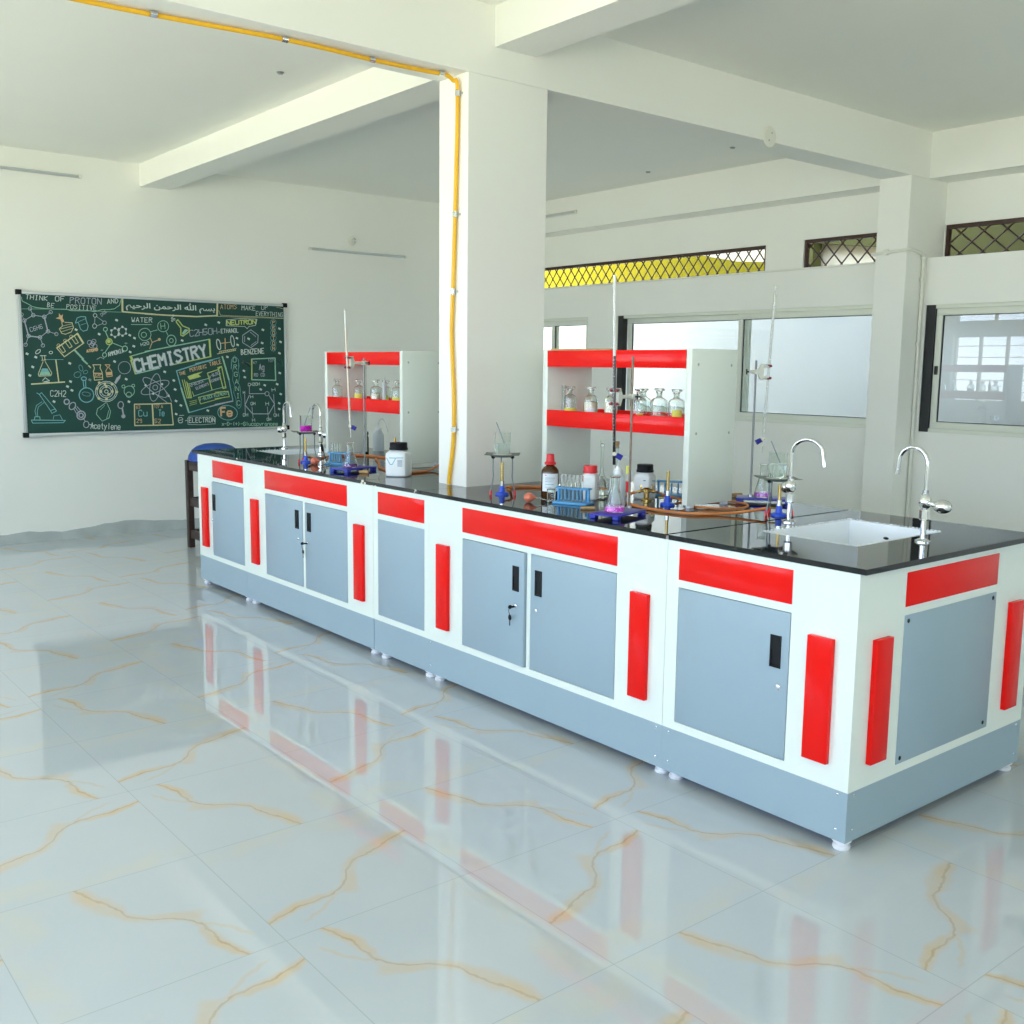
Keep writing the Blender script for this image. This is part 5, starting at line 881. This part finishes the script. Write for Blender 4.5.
('glucose_drawing',[('v',6,"1433,1191 1592,1191"),('v',7,"1625,1176 1681,1095 1621,1004 1461,1007 1388,1089 1433,1178"),('v',5,"1628,1190 1623,1177 1610,1170 1595,1173 1586,1183 1586,1197 1596,1207 1611,1210 1624,1203 1628,1190"),('v',5,"1433,1191 1435,1264"),('v',5,"1387,1191 1389,1012"),('v',5,"1455,1071 1464,971"),('v',5,"1607,1069 1616,967"),('v',5,"1672,1183 1683,1007"),('w',4,"1440,1283 1436,1287 1427,1286 1423,1282 1424,1265 1428,1261 1437,1262 1441,1266"),('w',4,"1448,1262 1447,1287"),('w',4,"1464,1263 1463,1288"),('w',4,"1447,1275 1464,1276"),('w',4,"1471,1285 1475,1289 1483,1289 1487,1286 1487,1281 1472,1264 1488,1265"),('w',4,"1498,1290 1494,1286 1495,1269 1499,1265 1508,1266 1512,1270 1511,1287 1507,1291 1498,1290"),('w',4,"1519,1266 1518,1292"),('w',4,"1536,1267 1535,1293"),('w',4,"1518,1279 1535,1280"),('w',4,"1373,1192 1372,1213"),('w',4,"1391,1193 1389,1214"),('w',4,"1372,1202 1390,1203"),('w',4,"1443,1151 1442,1174"),('w',4,"1468,1152 1467,1175"),('w',4,"1443,1162 1468,1164"),('w',4,"1449,1113 1444,1109 1445,1092 1449,1088 1458,1088 1463,1093 1462,1110 1458,1114 1449,1113"),('w',4,"1470,1089 1470,1114"),('w',4,"1488,1089 1487,1115"),('w',4,"1470,1101 1488,1102"),('w',4,"1593,1082 1592,1113"),('w',4,"1622,1083 1621,1114"),('w',4,"1593,1098 1622,1099"),('w',4,"1658,1210 1655,1240"),('w',4,"1691,1213 1688,1243"),('w',4,"1657,1225 1690,1228"),('w',4,"1372,1013 1367,1008 1367,990 1372,986 1382,986 1386,991 1386,1008 1382,1013 1372,1013"),('w',4,"1395,986 1394,1013"),('w',4,"1414,986 1414,1013"),('w',4,"1395,999 1414,1000"),('w',4,"1456,937 1455,964"),('w',4,"1481,938 1480,965"),('w',4,"1455,951 1480,951"),('w',4,"1604,966 1600,962 1601,945 1605,941 1613,941 1617,945 1617,962 1613,966 1604,966"),('w',4,"1624,941 1624,966"),('w',4,"1641,941 1641,967"),('w',4,"1624,954 1641,954"),('w',4,"1676,1003 1671,999 1671,981 1676,976 1686,977 1691,981 1691,999 1686,1004 1676,1003"),('w',4,"1700,977 1699,1004"),('w',4,"1720,977 1719,1004"),('w',4,"1699,990 1719,991"),('g',5,"1163,929 1181,908"),('g',5,"1162,908 1182,929"),('g',5,"1188,923 1207,923"),('g',5,"1213,907 1214,938 1223,938 1233,927 1232,917 1222,906 1213,907"),('g',5,"1239,922 1258,921"),('g',5,"1279,937 1274,926 1274,916 1278,905"),('g',5,"1290,921 1310,920"),('g',5,"1300,910 1300,931"),('g',5,"1321,936 1326,925 1326,914 1320,904"),('g',5,"1342,919 1361,919"),('g',5,"1388,929 1383,934 1373,934 1368,929 1368,908 1372,902 1382,902 1387,907 1387,918 1378,918"),('g',5,"1404,934 1403,902"),('g',5,"1420,923 1420,907 1425,901 1434,901 1439,906"),('g',5,"1440,922 1439,901"),('g',5,"1466,916 1461,922 1451,922 1446,917 1446,906 1451,900 1461,900 1466,905"),('g',5,"1478,921 1473,916 1472,905 1477,900 1487,899 1492,905 1492,915 1488,921 1478,921"),('g',5,"1499,921 1498,888"),('g',5,"1499,921 1514,920 1519,915 1519,904 1514,899 1499,899"),('g',5,"1526,920 1535,898"),('g',5,"1546,920 1525,888"),('g',5,"1552,919 1552,898"),('g',5,"1552,909 1557,919 1567,919"),('g',5,"1594,918 1584,919 1579,913 1579,903 1584,897 1594,897"),('g',5,"1594,918 1594,897 1599,897"),('g',5,"1606,918 1605,896"),('g',5,"1606,913 1616,918 1621,918 1626,912 1625,896"),('g',5,"1638,917 1633,912 1632,901 1637,896 1647,895 1653,901 1653,911 1648,917 1638,917"),('g',5,"1680,911 1675,916 1665,917 1660,911 1675,900 1664,895 1659,900"),('g',5,"1687,905 1707,905 1707,910 1702,916 1692,916 1687,911 1686,900 1691,894 1702,894 1707,899")]),
('silver_box_drawing',[('l',11,"1465,1496 1460,1318"),('g',10,"1460,1318 1697,1312"),('g',11,"1697,1312 1694,1499"),('l',11,"1463,1415 1463,1502"),('g',9,"1463,1504 1695,1517"),('g',10,"1695,1517 1694,1417"),('v',6,"1535,1407 1546,1460 1555,1407"),('v',6,"1541,1425 1550,1425"),('v',6,"1583,1443 1569,1443 1564,1434 1563,1416 1568,1407 1583,1407"),('v',6,"1583,1443 1582,1390 1568,1390"),('v',3,"1487,1458 1486,1482 1476,1466 1490,1467"),('v',3,"1496,1483 1511,1483 1501,1459"),('v',3,"1627,1500 1631,1504 1631,1480"),('v',3,"1648,1505 1644,1501 1644,1485 1648,1481 1655,1481 1659,1485 1658,1501 1655,1505 1648,1505"),('v',3,"1664,1506 1679,1506 1668,1482"),('v',4,"1484,1347 1484,1375 1495,1375 1499,1371 1495,1366 1484,1361"),('v',4,"1491,1361 1499,1347"),('v',4,"1506,1348 1506,1375 1514,1376 1521,1367 1521,1357 1514,1348 1506,1348"),('v',4,"1566,1372 1562,1377 1554,1377 1550,1372 1550,1353 1554,1349 1562,1349 1566,1354"),('v',4,"1573,1349 1573,1377 1581,1377 1588,1368 1588,1359 1581,1349 1573,1349")]),
('organic_writing',[('g',5,"1293,1514 1285,1508 1284,1481 1292,1474 1306,1474 1314,1481 1314,1508 1307,1515 1293,1514"),('g',5,"1289,1410 1290,1450 1312,1451 1319,1444 1312,1437 1289,1430"),('g',5,"1304,1430 1318,1410"),('g',5,"1324,1380 1316,1386 1302,1386 1294,1380 1293,1353 1301,1346 1315,1346 1323,1353 1323,1366 1309,1366"),('g',5,"1298,1281 1314,1322 1327,1281"),('g',5,"1306,1295 1320,1295"),('g',5,"1302,1217 1303,1258 1332,1217 1333,1258"),('g',5,"1323,1193 1322,1152"),('g',5,"1315,1193 1330,1193"),('g',5,"1314,1152 1329,1152"),('g',5,"1342,1121 1335,1128 1320,1129 1312,1122 1312,1095 1319,1088 1334,1087 1341,1094"),('b',3,"1298,1531 1269,1498 1263,1413"),('b',3,"1298,1531 1335,1499 1336,1414"),('b',3,"1276,1493 1267,1434 1283,1382 1274,1317 1294,1264 1282,1205 1304,1139 1303,1086 1330,1056 1349,1079 1354,1139 1345,1192 1349,1238 1330,1291 1342,1350 1329,1402 1341,1442 1332,1494")]),
('benzene_writing',[('w',7,"1364,1542 1363,1586 1374,1587 1380,1580 1375,1572 1364,1564"),('w',7,"1375,1565 1387,1558 1381,1551 1370,1542 1364,1542"),('w',7,"1418,1591 1395,1589 1397,1544 1420,1546"),('w',7,"1396,1567 1413,1568"),('w',7,"1430,1547 1428,1591 1453,1549 1451,1593"),('w',7,"1461,1594 1484,1596 1463,1549 1486,1551"),('w',7,"1517,1599 1494,1597 1496,1552 1519,1554"),('w',7,"1495,1574 1512,1576"),('w',7,"1529,1554 1527,1599 1553,1556 1551,1601"),('w',7,"1584,1604 1561,1602 1563,1557 1586,1559"),('w',7,"1562,1579 1579,1581"),('v',6,"1462,1767 1532,1720 1527,1654 1458,1606 1380,1650 1382,1715 1462,1767"),('v',5,"1455,1747 1510,1706"),('v',5,"1401,1709 1399,1657"),('v',5,"1459,1626 1513,1663")]),
('neutron_writing',[('l',9,"1236,1802 1235,1839 1268,1804 1268,1841"),('l',9,"1308,1844 1276,1842 1276,1804 1308,1807"),('l',9,"1276,1823 1300,1825"),('l',9,"1316,1845 1316,1813 1325,1808 1341,1809 1349,1816 1348,1847"),('l',9,"1357,1848 1389,1850"),('l',9,"1373,1849 1373,1811"),('l',9,"1398,1813 1397,1850 1422,1852 1430,1847 1422,1840 1398,1832"),('l',9,"1414,1833 1431,1815"),('l',9,"1447,1854 1438,1847 1439,1822 1447,1816 1464,1817 1472,1824 1471,1849 1463,1855 1447,1854"),('l',9,"1480,1819 1480,1856 1513,1821 1513,1859"),('w',4,"1226,1798 1230,1846 1366,1864 1525,1864 1509,1808 1442,1795 1427,1775 1406,1794 1225,1795")]),
('ethanol_writing',[('v',5,"923,1740 914,1747 897,1745 889,1736 892,1700 901,1692 918,1694 925,1704"),('v',5,"932,1741 939,1751 956,1753 966,1745 966,1736 935,1696 969,1700"),('v',5,"977,1701 973,1755"),('v',5,"1011,1705 1008,1759"),('v',5,"975,1728 1009,1732"),('v',5,"1050,1764 1016,1760 1018,1733 1044,1736 1053,1728 1045,1718 1028,1707 1019,1715"),('v',5,"1068,1766 1060,1756 1062,1720 1071,1712 1089,1714 1097,1724 1094,1760 1085,1768 1068,1766"),('v',5,"1106,1716 1102,1770"),('v',5,"1141,1720 1137,1774"),('v',5,"1104,1743 1139,1747"),('w',4,"1148,1737 1168,1739"),('w',5,"1195,1765 1178,1764 1179,1729 1196,1730"),('w',5,"1179,1747 1191,1748"),('w',5,"1202,1766 1219,1767"),('w',5,"1211,1767 1211,1731"),('w',5,"1227,1732 1227,1768"),('w',5,"1244,1734 1244,1769"),('w',5,"1227,1750 1244,1751"),('w',5,"1251,1734 1259,1770 1268,1735"),('w',5,"1255,1746 1264,1747"),('w',5,"1276,1736 1275,1771 1293,1737 1292,1772"),('w',5,"1304,1773 1300,1767 1300,1743 1304,1738 1313,1738 1317,1744 1317,1768 1312,1774 1304,1773"),('w',5,"1324,1775 1325,1739 1342,1740")]),
('swing_drawing',[('w',8,"1170,1633 1172,1609 1169,1591 1161,1583 1151,1588 1141,1603 1135,1625 1133,1648 1136,1666 1143,1674 1153,1670 1163,1655 1170,1633"),('w',7,"1300,1663 1301,1638 1297,1619 1290,1611 1281,1616 1273,1634 1267,1658 1266,1684 1270,1703 1278,1711 1287,1705 1295,1688 1300,1663"),('o',6,"1173,1639 1266,1651"),('o',8,"1214,1685 1213,1588"),('y',5,"1136,1545 1313,1580"),('y',4,"1150,1548 1168,1571"),('y',4,"1168,1552 1186,1575"),('y',4,"1187,1555 1205,1578"),('y',4,"1206,1559 1224,1582"),('y',4,"1224,1562 1242,1585"),('y',4,"1243,1566 1261,1589"),('y',4,"1262,1569 1280,1593"),('y',4,"1281,1573 1299,1596"),('y',4,"1300,1577 1318,1600"),('y',4,"1157,1568 1313,1593")]),
('proton_writing',[('b',3,"1714,1841 1707,1823 1689,1813 1670,1815 1657,1830 1658,1849 1671,1864 1691,1868 1708,1859 1714,1841"),('o',5,"1676,1823 1676,1852 1693,1853 1698,1848 1693,1843 1676,1838"),('b',3,"1713,1795 1706,1776 1688,1766 1669,1769 1656,1783 1657,1802 1670,1817 1690,1821 1707,1812 1713,1795"),('o',5,"1675,1777 1675,1806 1692,1806 1697,1802 1692,1797 1675,1791"),('o',5,"1686,1792 1697,1777"),('b',3,"1712,1748 1705,1730 1687,1720 1668,1722 1655,1737 1656,1756 1669,1771 1689,1775 1706,1766 1712,1748"),('o',5,"1680,1760 1674,1755 1674,1735 1679,1730 1690,1731 1696,1736 1696,1755 1691,1760 1680,1760"),('b',3,"1711,1701 1704,1683 1686,1673 1667,1676 1654,1690 1655,1709 1668,1724 1687,1728 1705,1719 1711,1701"),('o',5,"1673,1713 1695,1713"),('o',5,"1684,1713 1684,1684"),('b',3,"1710,1655 1703,1636 1685,1626 1666,1629 1653,1644 1653,1663 1667,1678 1686,1682 1704,1672 1710,1655"),('o',5,"1678,1666 1672,1661 1672,1642 1677,1637 1688,1637 1694,1642 1694,1662 1689,1667 1678,1666"),('b',3,"1709,1608 1702,1590 1684,1580 1664,1583 1652,1597 1652,1616 1666,1631 1685,1635 1703,1626 1709,1608"),('o',5,"1671,1590 1671,1620 1693,1591 1693,1620")]),
('chalk_dots',[('w',16,"-68,1723 -55,1717"),('w',16,"-451,1522 -439,1516"),('w',16,"-387,1497 -375,1491"),('w',16,"260,1811 273,1806"),('w',16,"114,1693 126,1687"),('w',16,"364,1691 377,1685"),('w',16,"403,1668 416,1662"),('w',16,"394,1600 408,1594"),('w',16,"362,1551 375,1545"),('w',16,"1031,1800 1046,1794"),('w',16,"814,1658 828,1652"),('w',16,"1152,1824 1167,1818"),('w',16,"1572,1773 1588,1767"),('w',16,"1737,1789 1753,1782"),('w',16,"1319,1691 1334,1685"),('w',16,"1324,1632 1339,1626"),('w',16,"1562,1654 1578,1648"),('w',16,"1745,1669 1761,1662"),('w',16,"1732,1565 1748,1558"),('w',16,"1737,1488 1754,1481"),('w',16,"1380,1480 1395,1473"),('w',16,"1418,1461 1434,1454"),('w',16,"1224,1523 1239,1517"),('w',16,"1431,1689 1447,1682"),('w',16,"-414,1419 -402,1413"),('w',16,"-130,1451 -117,1445"),('w',16,"-156,1263 -143,1257"),('w',16,"-123,1232 -110,1226"),('w',16,"23,1318 36,1312"),('w',16,"-439,1352 -427,1346"),('w',16,"-266,1142 -254,1136"),('w',16,"-131,1304 -118,1298"),('w',16,"22,1318 34,1312"),('w',16,"230,1470 243,1464"),('w',16,"320,1324 333,1317"),('w',16,"335,1134 348,1128"),('w',16,"651,1387 665,1381"),('w',16,"728,1313 742,1307"),('w',16,"737,1236 751,1229"),('w',16,"742,1136 756,1129"),('w',16,"784,1097 798,1090"),('w',16,"739,1022 753,1016"),('w',16,"1027,1048 1042,1041"),('w',16,"1380,1478 1395,1472"),('w',16,"1418,1459 1434,1453"),('w',16,"1378,1401 1393,1394"),('w',16,"1385,1343 1401,1337"),('w',16,"1579,1271 1594,1264"),('w',16,"1538,1233 1554,1226"),('w',16,"1703,1280 1719,1274"),('w',16,"1737,1488 1754,1481"),('w',16,"1731,1383 1748,1376"),('w',16,"1737,1189 1753,1182"),('w',16,"1720,1104 1736,1097"),('w',16,"1719,1051 1735,1044")]),
]
# ------------------------------------------------------------------ chalkboard
bx0,bx1,bz0,bz1=-.494,1.812,.864,2.010
cbd=thing('chalkboard','large green chalkboard covered with coloured chemistry drawings, on the far wall','chalkboard',((bx0+bx1)/2,7.239,bz0))
obj('writing_surface',MB().box(bx0+.012,bx1-.012,7.2165,7.236,bz0+.012,bz1-.012),M['board'],cbd,world=True,smooth=False)
fm=MB()
w=.022; fm.box(bx0,bx1,7.208,7.2385,bz0,bz0+w).box(bx0,bx1,7.208,7.2385,bz1-w,bz1).box(bx0,bx0+w,7.208,7.2385,bz0+w,bz1-w).box(bx1-w,bx1,7.208,7.2385,bz0+w,bz1-w)
obj('frame',fm,M['alugrey'],cbd,world=True,bevel=.002)
for x in (bx0,bx1):
    for z in (bz0,bz1):
        dx=-.012 if x==bx0 else .012; dz_=-.010 if z==bz0 else .010
        obj('corner_cap',MB().box(min(x+dx,x-dx*2.6),max(x+dx,x-dx*2.6),7.203,7.2388,min(z+dz_,z-dz_*3),max(z+dz_,z-dz_*3)),M['black'],cbd,world=True,bevel=.004)
obj('chalk_ledge',MB().box(bx0+.03,bx0+.20,7.180,7.2075,bz0-.004,bz0+.006),M['alugrey'],cbd,world=True,bevel=.001)
YS=7.2160
keys=list(CH); cmats=[CH[k] for k in keys]
def ribbon(mb,pts,w):
    for (a,b) in zip(pts,pts[1:]):
        A=Vector(a);B=Vector(b); d=B-A
        if d.length<1e-5: continue
        d.normalize(); n=Vector((-d.y,d.x))*w*.5; e=d*w*.22; A=A-e;B=B+e
        q=[A+n,B+n,B-n,A-n]; ribbon.k+=1; mb.add([(p.x,YS-ribbon.k*4e-6,p.y) for p in q],[(0,1,2,3)])
ribbon.k=0
def chalk_part(name,strokes):
    mb=MB(); ribbon.k=0
    for c,wd,s in strokes:
        pts=[tuple(float(v)/1000 for v in t.split(',')) for t in s.split()]; mb.cur=keys.index(c)
        if wd==0: mb.add([(x,YS+.0001,z) for x,z in pts],[tuple(range(len(pts)))])
        else: ribbon(mb,pts,wd/1000*1.05)
    obj(name,mb,cmats,cbd,world=True,recalc=False,smooth=False)
for name,strokes in BOARD:
    if name=='chalk_dots':
        for st_ in strokes: chalk_part('chalk_dot',[st_])
    else: chalk_part(name,strokes)
def lettering(name,body,x0,x1,z,m,parent,mxh=None):
    cu=bpy.data.curves.new('lettering','FONT'); cu.body=body; cu.resolution_u=3; cu.offset=.02
    t=bpy.data.objects.new('lettering',cu); COL.objects.link(t); bpy.context.view_layer.update()
    me=bpy.data.meshes.new_from_object(t); bpy.data.objects.remove(t)
    xs=[v.co.x for v in me.vertices]; ys=[v.co.y for v in me.vertices]; lo,hi=min(xs),max(xs); yl,yh=min(ys),max(ys); k=(x1-x0)/(hi-lo); kz=mxh/(yh-yl) if mxh else k
    mb=MB(); mb.add([(x0+(v.co.x-lo)*k,YS,z+(v.co.y-yl)*kz) for v in me.vertices],[tuple(p.vertices) for p in me.polygons])
    bpy.data.meshes.remove(me)
    return obj(name,mb,m,parent,world=True,recalc=False,smooth=False)
lettering('arabic_writing','\ufee2\ufef4\ufea3\ufeae\ufedf\ufe8d \ufee6\ufee4\ufea3\ufeae\ufedf\ufe8d \ufdf2 \ufee2\ufeb4\ufe91',.348,1.128,1.893,CH['w'],cbd,.085)
# ------------------------------------------------------------------ pipes and fittings
def clipm(root,p,axis):
    mb=MB(); x,y,z=p
    if axis=='z':
        mb.tube([(x,y,z-.013),(x,y,z+.013)],.0125,12); obj('mount_clip',mb,M['chrome'],root,world=True)
        for s in (-1,1): obj('clip_screw',MB().sphere((.2615,y+s*.022,z),.006,8,.5,1,1),M['steel'],root,world=True)
    else:
        mb.tube([(x-.013,y,z),(x+.013,y,z)],.0125,12); obj('mount_clip',mb,M['chrome'],root,world=True)
gp=thing('gas_pipe','yellow gas pipe clipped along the beam and down the central column','pipe',(.259,2.40,.95))
pts=[(-2.6,2.452,2.774),(-1.40,2.468,2.774),(-.60,2.392,2.774),(-.185,2.398,2.774),(.10,2.385,2.774),(.182,2.372,2.774),(.230,2.372,2.755),(.2505,2.364,2.70),(.2505,2.380,2.164),(.2505,2.399,1.75),(.2505,2.405,1.60),(.2505,2.385,1.30),(.2505,2.389,1.10),(.2505,2.420,.93),(.2505,2.424,.890)]
obj('pipe',MB().tube(smooth_path(pts,6),.0095,12),M['yellow'],gp,world=True)
for z,y in ((2.70,2.364),(2.162,2.380),(1.809,2.396),(1.158,2.386)): clipm(gp,(.2505,y,z),'z')
for x,y in ((-1.124,2.441),(-.602,2.392),(-.185,2.398),(.165,2.373)): clipm(gp,(x,y,2.774),'x')
pv=thing('wiring_conduit','thin white conduit bending round the right column and dropping down its side','conduit',(4.01,2.29,1.2))
pth=smooth_path([(4.005,2.56,2.274),(4.005,2.40,2.283),(4.003,2.32,2.287),(4.04,2.284,2.292),(4.14,2.284,2.285),(4.205,2.284,2.262),(4.215,2.284,2.20),(4.215,2.284,1.6),(4.215,2.284,.4),(4.215,2.284,.012)],6)
obj('pipe',MB().tube(pth,.0115,10),M['pvc'],pv,world=True)
pl2=MB().tube(smooth_path([(4.240,2.288,2.215),(4.240,2.288,1.2),(4.240,2.288,.012)],3),.008,8); obj('pipe',pl2,M['pvc'],pv,world=True)
obj('mount_clip',MB().box(3.996,4.019,2.435,2.465,2.262,2.302),M['pvc'],pv,world=True,bevel=.003)
for z in (2.10,1.65,1.2): obj('mount_clip',MB().box(4.196,4.234,2.2745,2.2995,z-.012,z+.012),M['pvc'],pv,world=True,bevel=.003)
obj('junction_elbow',MB().sphere((4.212,2.284,2.245),.017,14),M['pvc'],pv,world=True)
led=MB().box(4.236,4.2495,2.56,YB-.02,2.234,2.248); tag(obj('cable_trunking',led,M['pvc'],bevel=.001),'thin white cable trunking running along the ledge below the high grilles','trunking'); 
def batten(x0,x1,z,label):
    r=thing('tube_light',label,'tube light',((x0+x1)/2,7.239,z),'unlit slim tube lights on the far wall')
    obj('wall_mount',MB().box(x0,x1,7.222,7.2388,z-.012,z+.012),M['pvc'],r,world=True,bevel=.003)
    obj('diffuser',MB().tube([(x0+.03,7.214,z),(x1-.03,7.214,z)],.0115,10),M['alugrey'],r,world=True)
    for x in (x0+.012,x1-.012): obj('end_cap',MB().box(x-.012,x+.012,7.202,7.2215,z-.013,z+.013),M['pvc'],r,world=True,bevel=.003)
batten(-1.19,.035,2.935,'slim unlit tube light high on the far wall at the left, above the chalkboard')
batten(2.06,3.14,2.533,'slim unlit tube light on the far wall, under the round lamp holder')
r=thing('lamp_holder','small round white lamp holder on the far wall above a tube light','lamp holder',(2.530,7.239,2.645))
obj('wall_mount',MB().lathe([(0,0),(.045,0),(.043,.014),(.026,.022),(.024,.04),(.0,.04)],(2.530,7.239,2.645),20,Matrix.Rotation(PI/2,4,'X')),M['pvc'],r,world=True)
obj('socket',MB().lathe([(.014,.0405),(.022,.0405),(.020,.055),(.014,.055)],(2.530,7.239,2.645),16,Matrix.Rotation(PI/2,4,'X')),M['chrome'],r,world=True)
r=thing('junction_cover','round white cover plate with two screws on the cross beam','cover plate',(2.455,2.299,2.812))
obj('mount_plate',MB().lathe([(0,0),(.060,0),(.060,.006),(.054,.011),(0,.012)],(2.455,2.2998,2.812),28,Matrix.Rotation(PI/2,4,'X')),M['pvc'],r,world=True)
for s in (-1,1): obj('screw',MB().sphere((2.455+s*.012,2.2875,2.812+s*.022),.006,8,1,.4,1),M['steel'],r,world=True)
r=thing('tube_light','slim unlit tube light on the beam above the windows, seen beside the column','tube light',(4.25,6.35,2.95))
obj('wall_mount',MB().box(4.232,4.2498,5.92,6.95,2.93,2.965),M['pvc'],r,world=True,bevel=.004); obj('diffuser',MB().tube([(4.222,5.95,2.947),(4.222,6.92,2.947)],.011,10),M['alugrey'],r,world=True)
for x,y in ((3.86,4.62),(3.62,3.53),(.16,3.95)):
    tag(obj('ceiling_hook',MB().lathe([(0,0),(.014,0),(.022,.010),(0,.012)],(x,y,3.0875),14),M['steel']),{3.86:'small dark ceiling fitting above the far windows',3.62:'small dark ceiling fitting close to the cross beam on the right',.16:'tiny dark ceiling fitting on the left, near the far beam'}[x],'ceiling fitting')
# ------------------------------------------------------------------ stool by the chalkboard wall
sx,sy=.634,6.146
st=thing('stool','dark wooden stool with a domed blue seat behind the far end of the bench','stool',(sx,sy,0),None,math.radians(2))
hw=.150
for ax in (-1,1):
    for ay in (-1,1):
        obj('leg',MB().box(ax*hw-.024,ax*hw+.024,ay*hw-.024,ay*hw+.024,0,.70),M['wood'],st,bevel=.003)
for z in (.11,.37,.655):
    for s in (-1,1):
        obj('rail',MB().box(-hw+.0245,hw-.0245,s*hw-.013,s*hw+.013,z-.033,z+.033),M['wood'],st,bevel=.002)
        obj('rail',MB().box(s*hw-.013,s*hw+.013,-hw+.0245,hw-.0245,z-.033,z+.033),M['wood'],st,bevel=.002)
obj('seat',MB().lathe([(0,.7005),(.195,.7005),(.205,.712),(.198,.745),(.175,.785),(.135,.815),(.08,.833),(0,.840)],n=48),M['seat'],st,label='domed blue seat')
rs_=MB()
for y,z,q in ((2.335,.884,.006),(2.342,.876,.004),(2.69,.869,.006),(2.72,.868,.005),(2.55,.868,.004),(2.79,.875,.007),(2.812,.884,.009),(2.822,.872,.007),(4.30,.884,.006)):
    rs_.sphere((-.0035,y,z),q,8,.35,1.5,.8)
o=tag(obj('filler_residue',rs_,M['cream']),'smears of dried cream filler along the front edge of the worktop left of the column','residue'); o['kind']='stuff'
# ------------------------------------------------------------------ daylight
w=bpy.data.worlds.new('daylight'); SC.world=w; w.use_nodes=True; nt=w.node_tree; bg=nt.nodes['Background']
tc=nt.nodes.new('ShaderNodeTexCoord'); sp=nt.nodes.new('ShaderNodeSeparateXYZ'); nt.links.new(tc.outputs['Generated'],sp.inputs[0])
rp=nt.nodes.new('ShaderNodeValToRGB'); mr=nt.nodes.new('ShaderNodeMapRange'); mr.inputs[1].default_value=-1; mr.inputs[2].default_value=1
nt.links.new(sp.outputs[2],mr.inputs[0]); nt.links.new(mr.outputs[0],rp.inputs[0])
e=rp.color_ramp.elements; e[0].position=.40; e[0].color=(1.41,1.36,.99,1); e[1].position=.56; e[1].color=(.70,.89,1.26,1)
nt.links.new(rp.outputs[0],bg.inputs[0]); bg.inputs[1].default_value=SKY
for W in LW+LWT:
    l=bpy.data.lights.new('window_portal','AREA'); l.shape='RECTANGLE'; l.size=W[1]-W[0]; l.size_y=W[3]-W[2]; l.cycles.is_portal=True
    o=bpy.data.objects.new('window_portal',l); COL.objects.link(o); o.location=(XL-.21,(W[0]+W[1])/2,(W[2]+W[3])/2); o.rotation_euler=Vector((1,0,0)).to_track_quat('-Z','Z').to_euler()
    # track: local -Z towards +x, local X along y
    o.rotation_euler=(Matrix(((0,0,-1),(-1,0,0),(0,1,0)))).to_euler()
for W in FW:
    l=bpy.data.lights.new('window_portal','AREA'); l.shape='RECTANGLE'; l.size=W[1]-W[0]; l.size_y=W[3]-W[2]; l.cycles.is_portal=True
    o=bpy.data.objects.new('window_portal',l); COL.objects.link(o); o.location=((W[0]+W[1])/2,YF-.21,(W[2]+W[3])/2); o.rotation_euler=(PI/2,0,0)
# ------------------------------------------------------------------ camera
cam=bpy.data.cameras.new('camera'); co=bpy.data.objects.new('camera',cam); COL.objects.link(co); SC.camera=co
cam.sensor_width=36; cam.lens=36*1031.8/1024; cam.clip_start=.05; cam.clip_end=100
yaw,pit,rol=.6813,.1394,-.0116
f=Vector((math.sin(yaw)*math.cos(pit),math.cos(yaw)*math.cos(pit),-math.sin(pit))); rr_=Vector((math.cos(yaw),-math.sin(yaw),0)); dn=f.cross(rr_)
r2=rr_*math.cos(rol)+dn*math.sin(rol); d2=-rr_*math.sin(rol)+dn*math.cos(rol)
co.matrix_world=Matrix(((r2.x,-d2.x,-f.x,-2.6609),(r2.y,-d2.y,-f.y,-1.6591),(r2.z,-d2.z,-f.z,1.4579),(0,0,0,1)))
SC.view_settings.view_transform='Standard'; SC.view_settings.look='None'; SC.view_settings.gamma=1; SC.view_settings.exposure=EXPO
SC.view_settings.use_curve_mapping=False
cy=SC.cycles; cy.use_denoising=True; cy.max_bounces=16; cy.diffuse_bounces=8; cy.glossy_bounces=6; cy.transmission_bounces=14; cy.transparent_max_bounces=8; cy.sample_clamp_indirect=8; cy.caustics_refractive=True; cy.caustics_reflective=False; cy.blur_glossy=.1
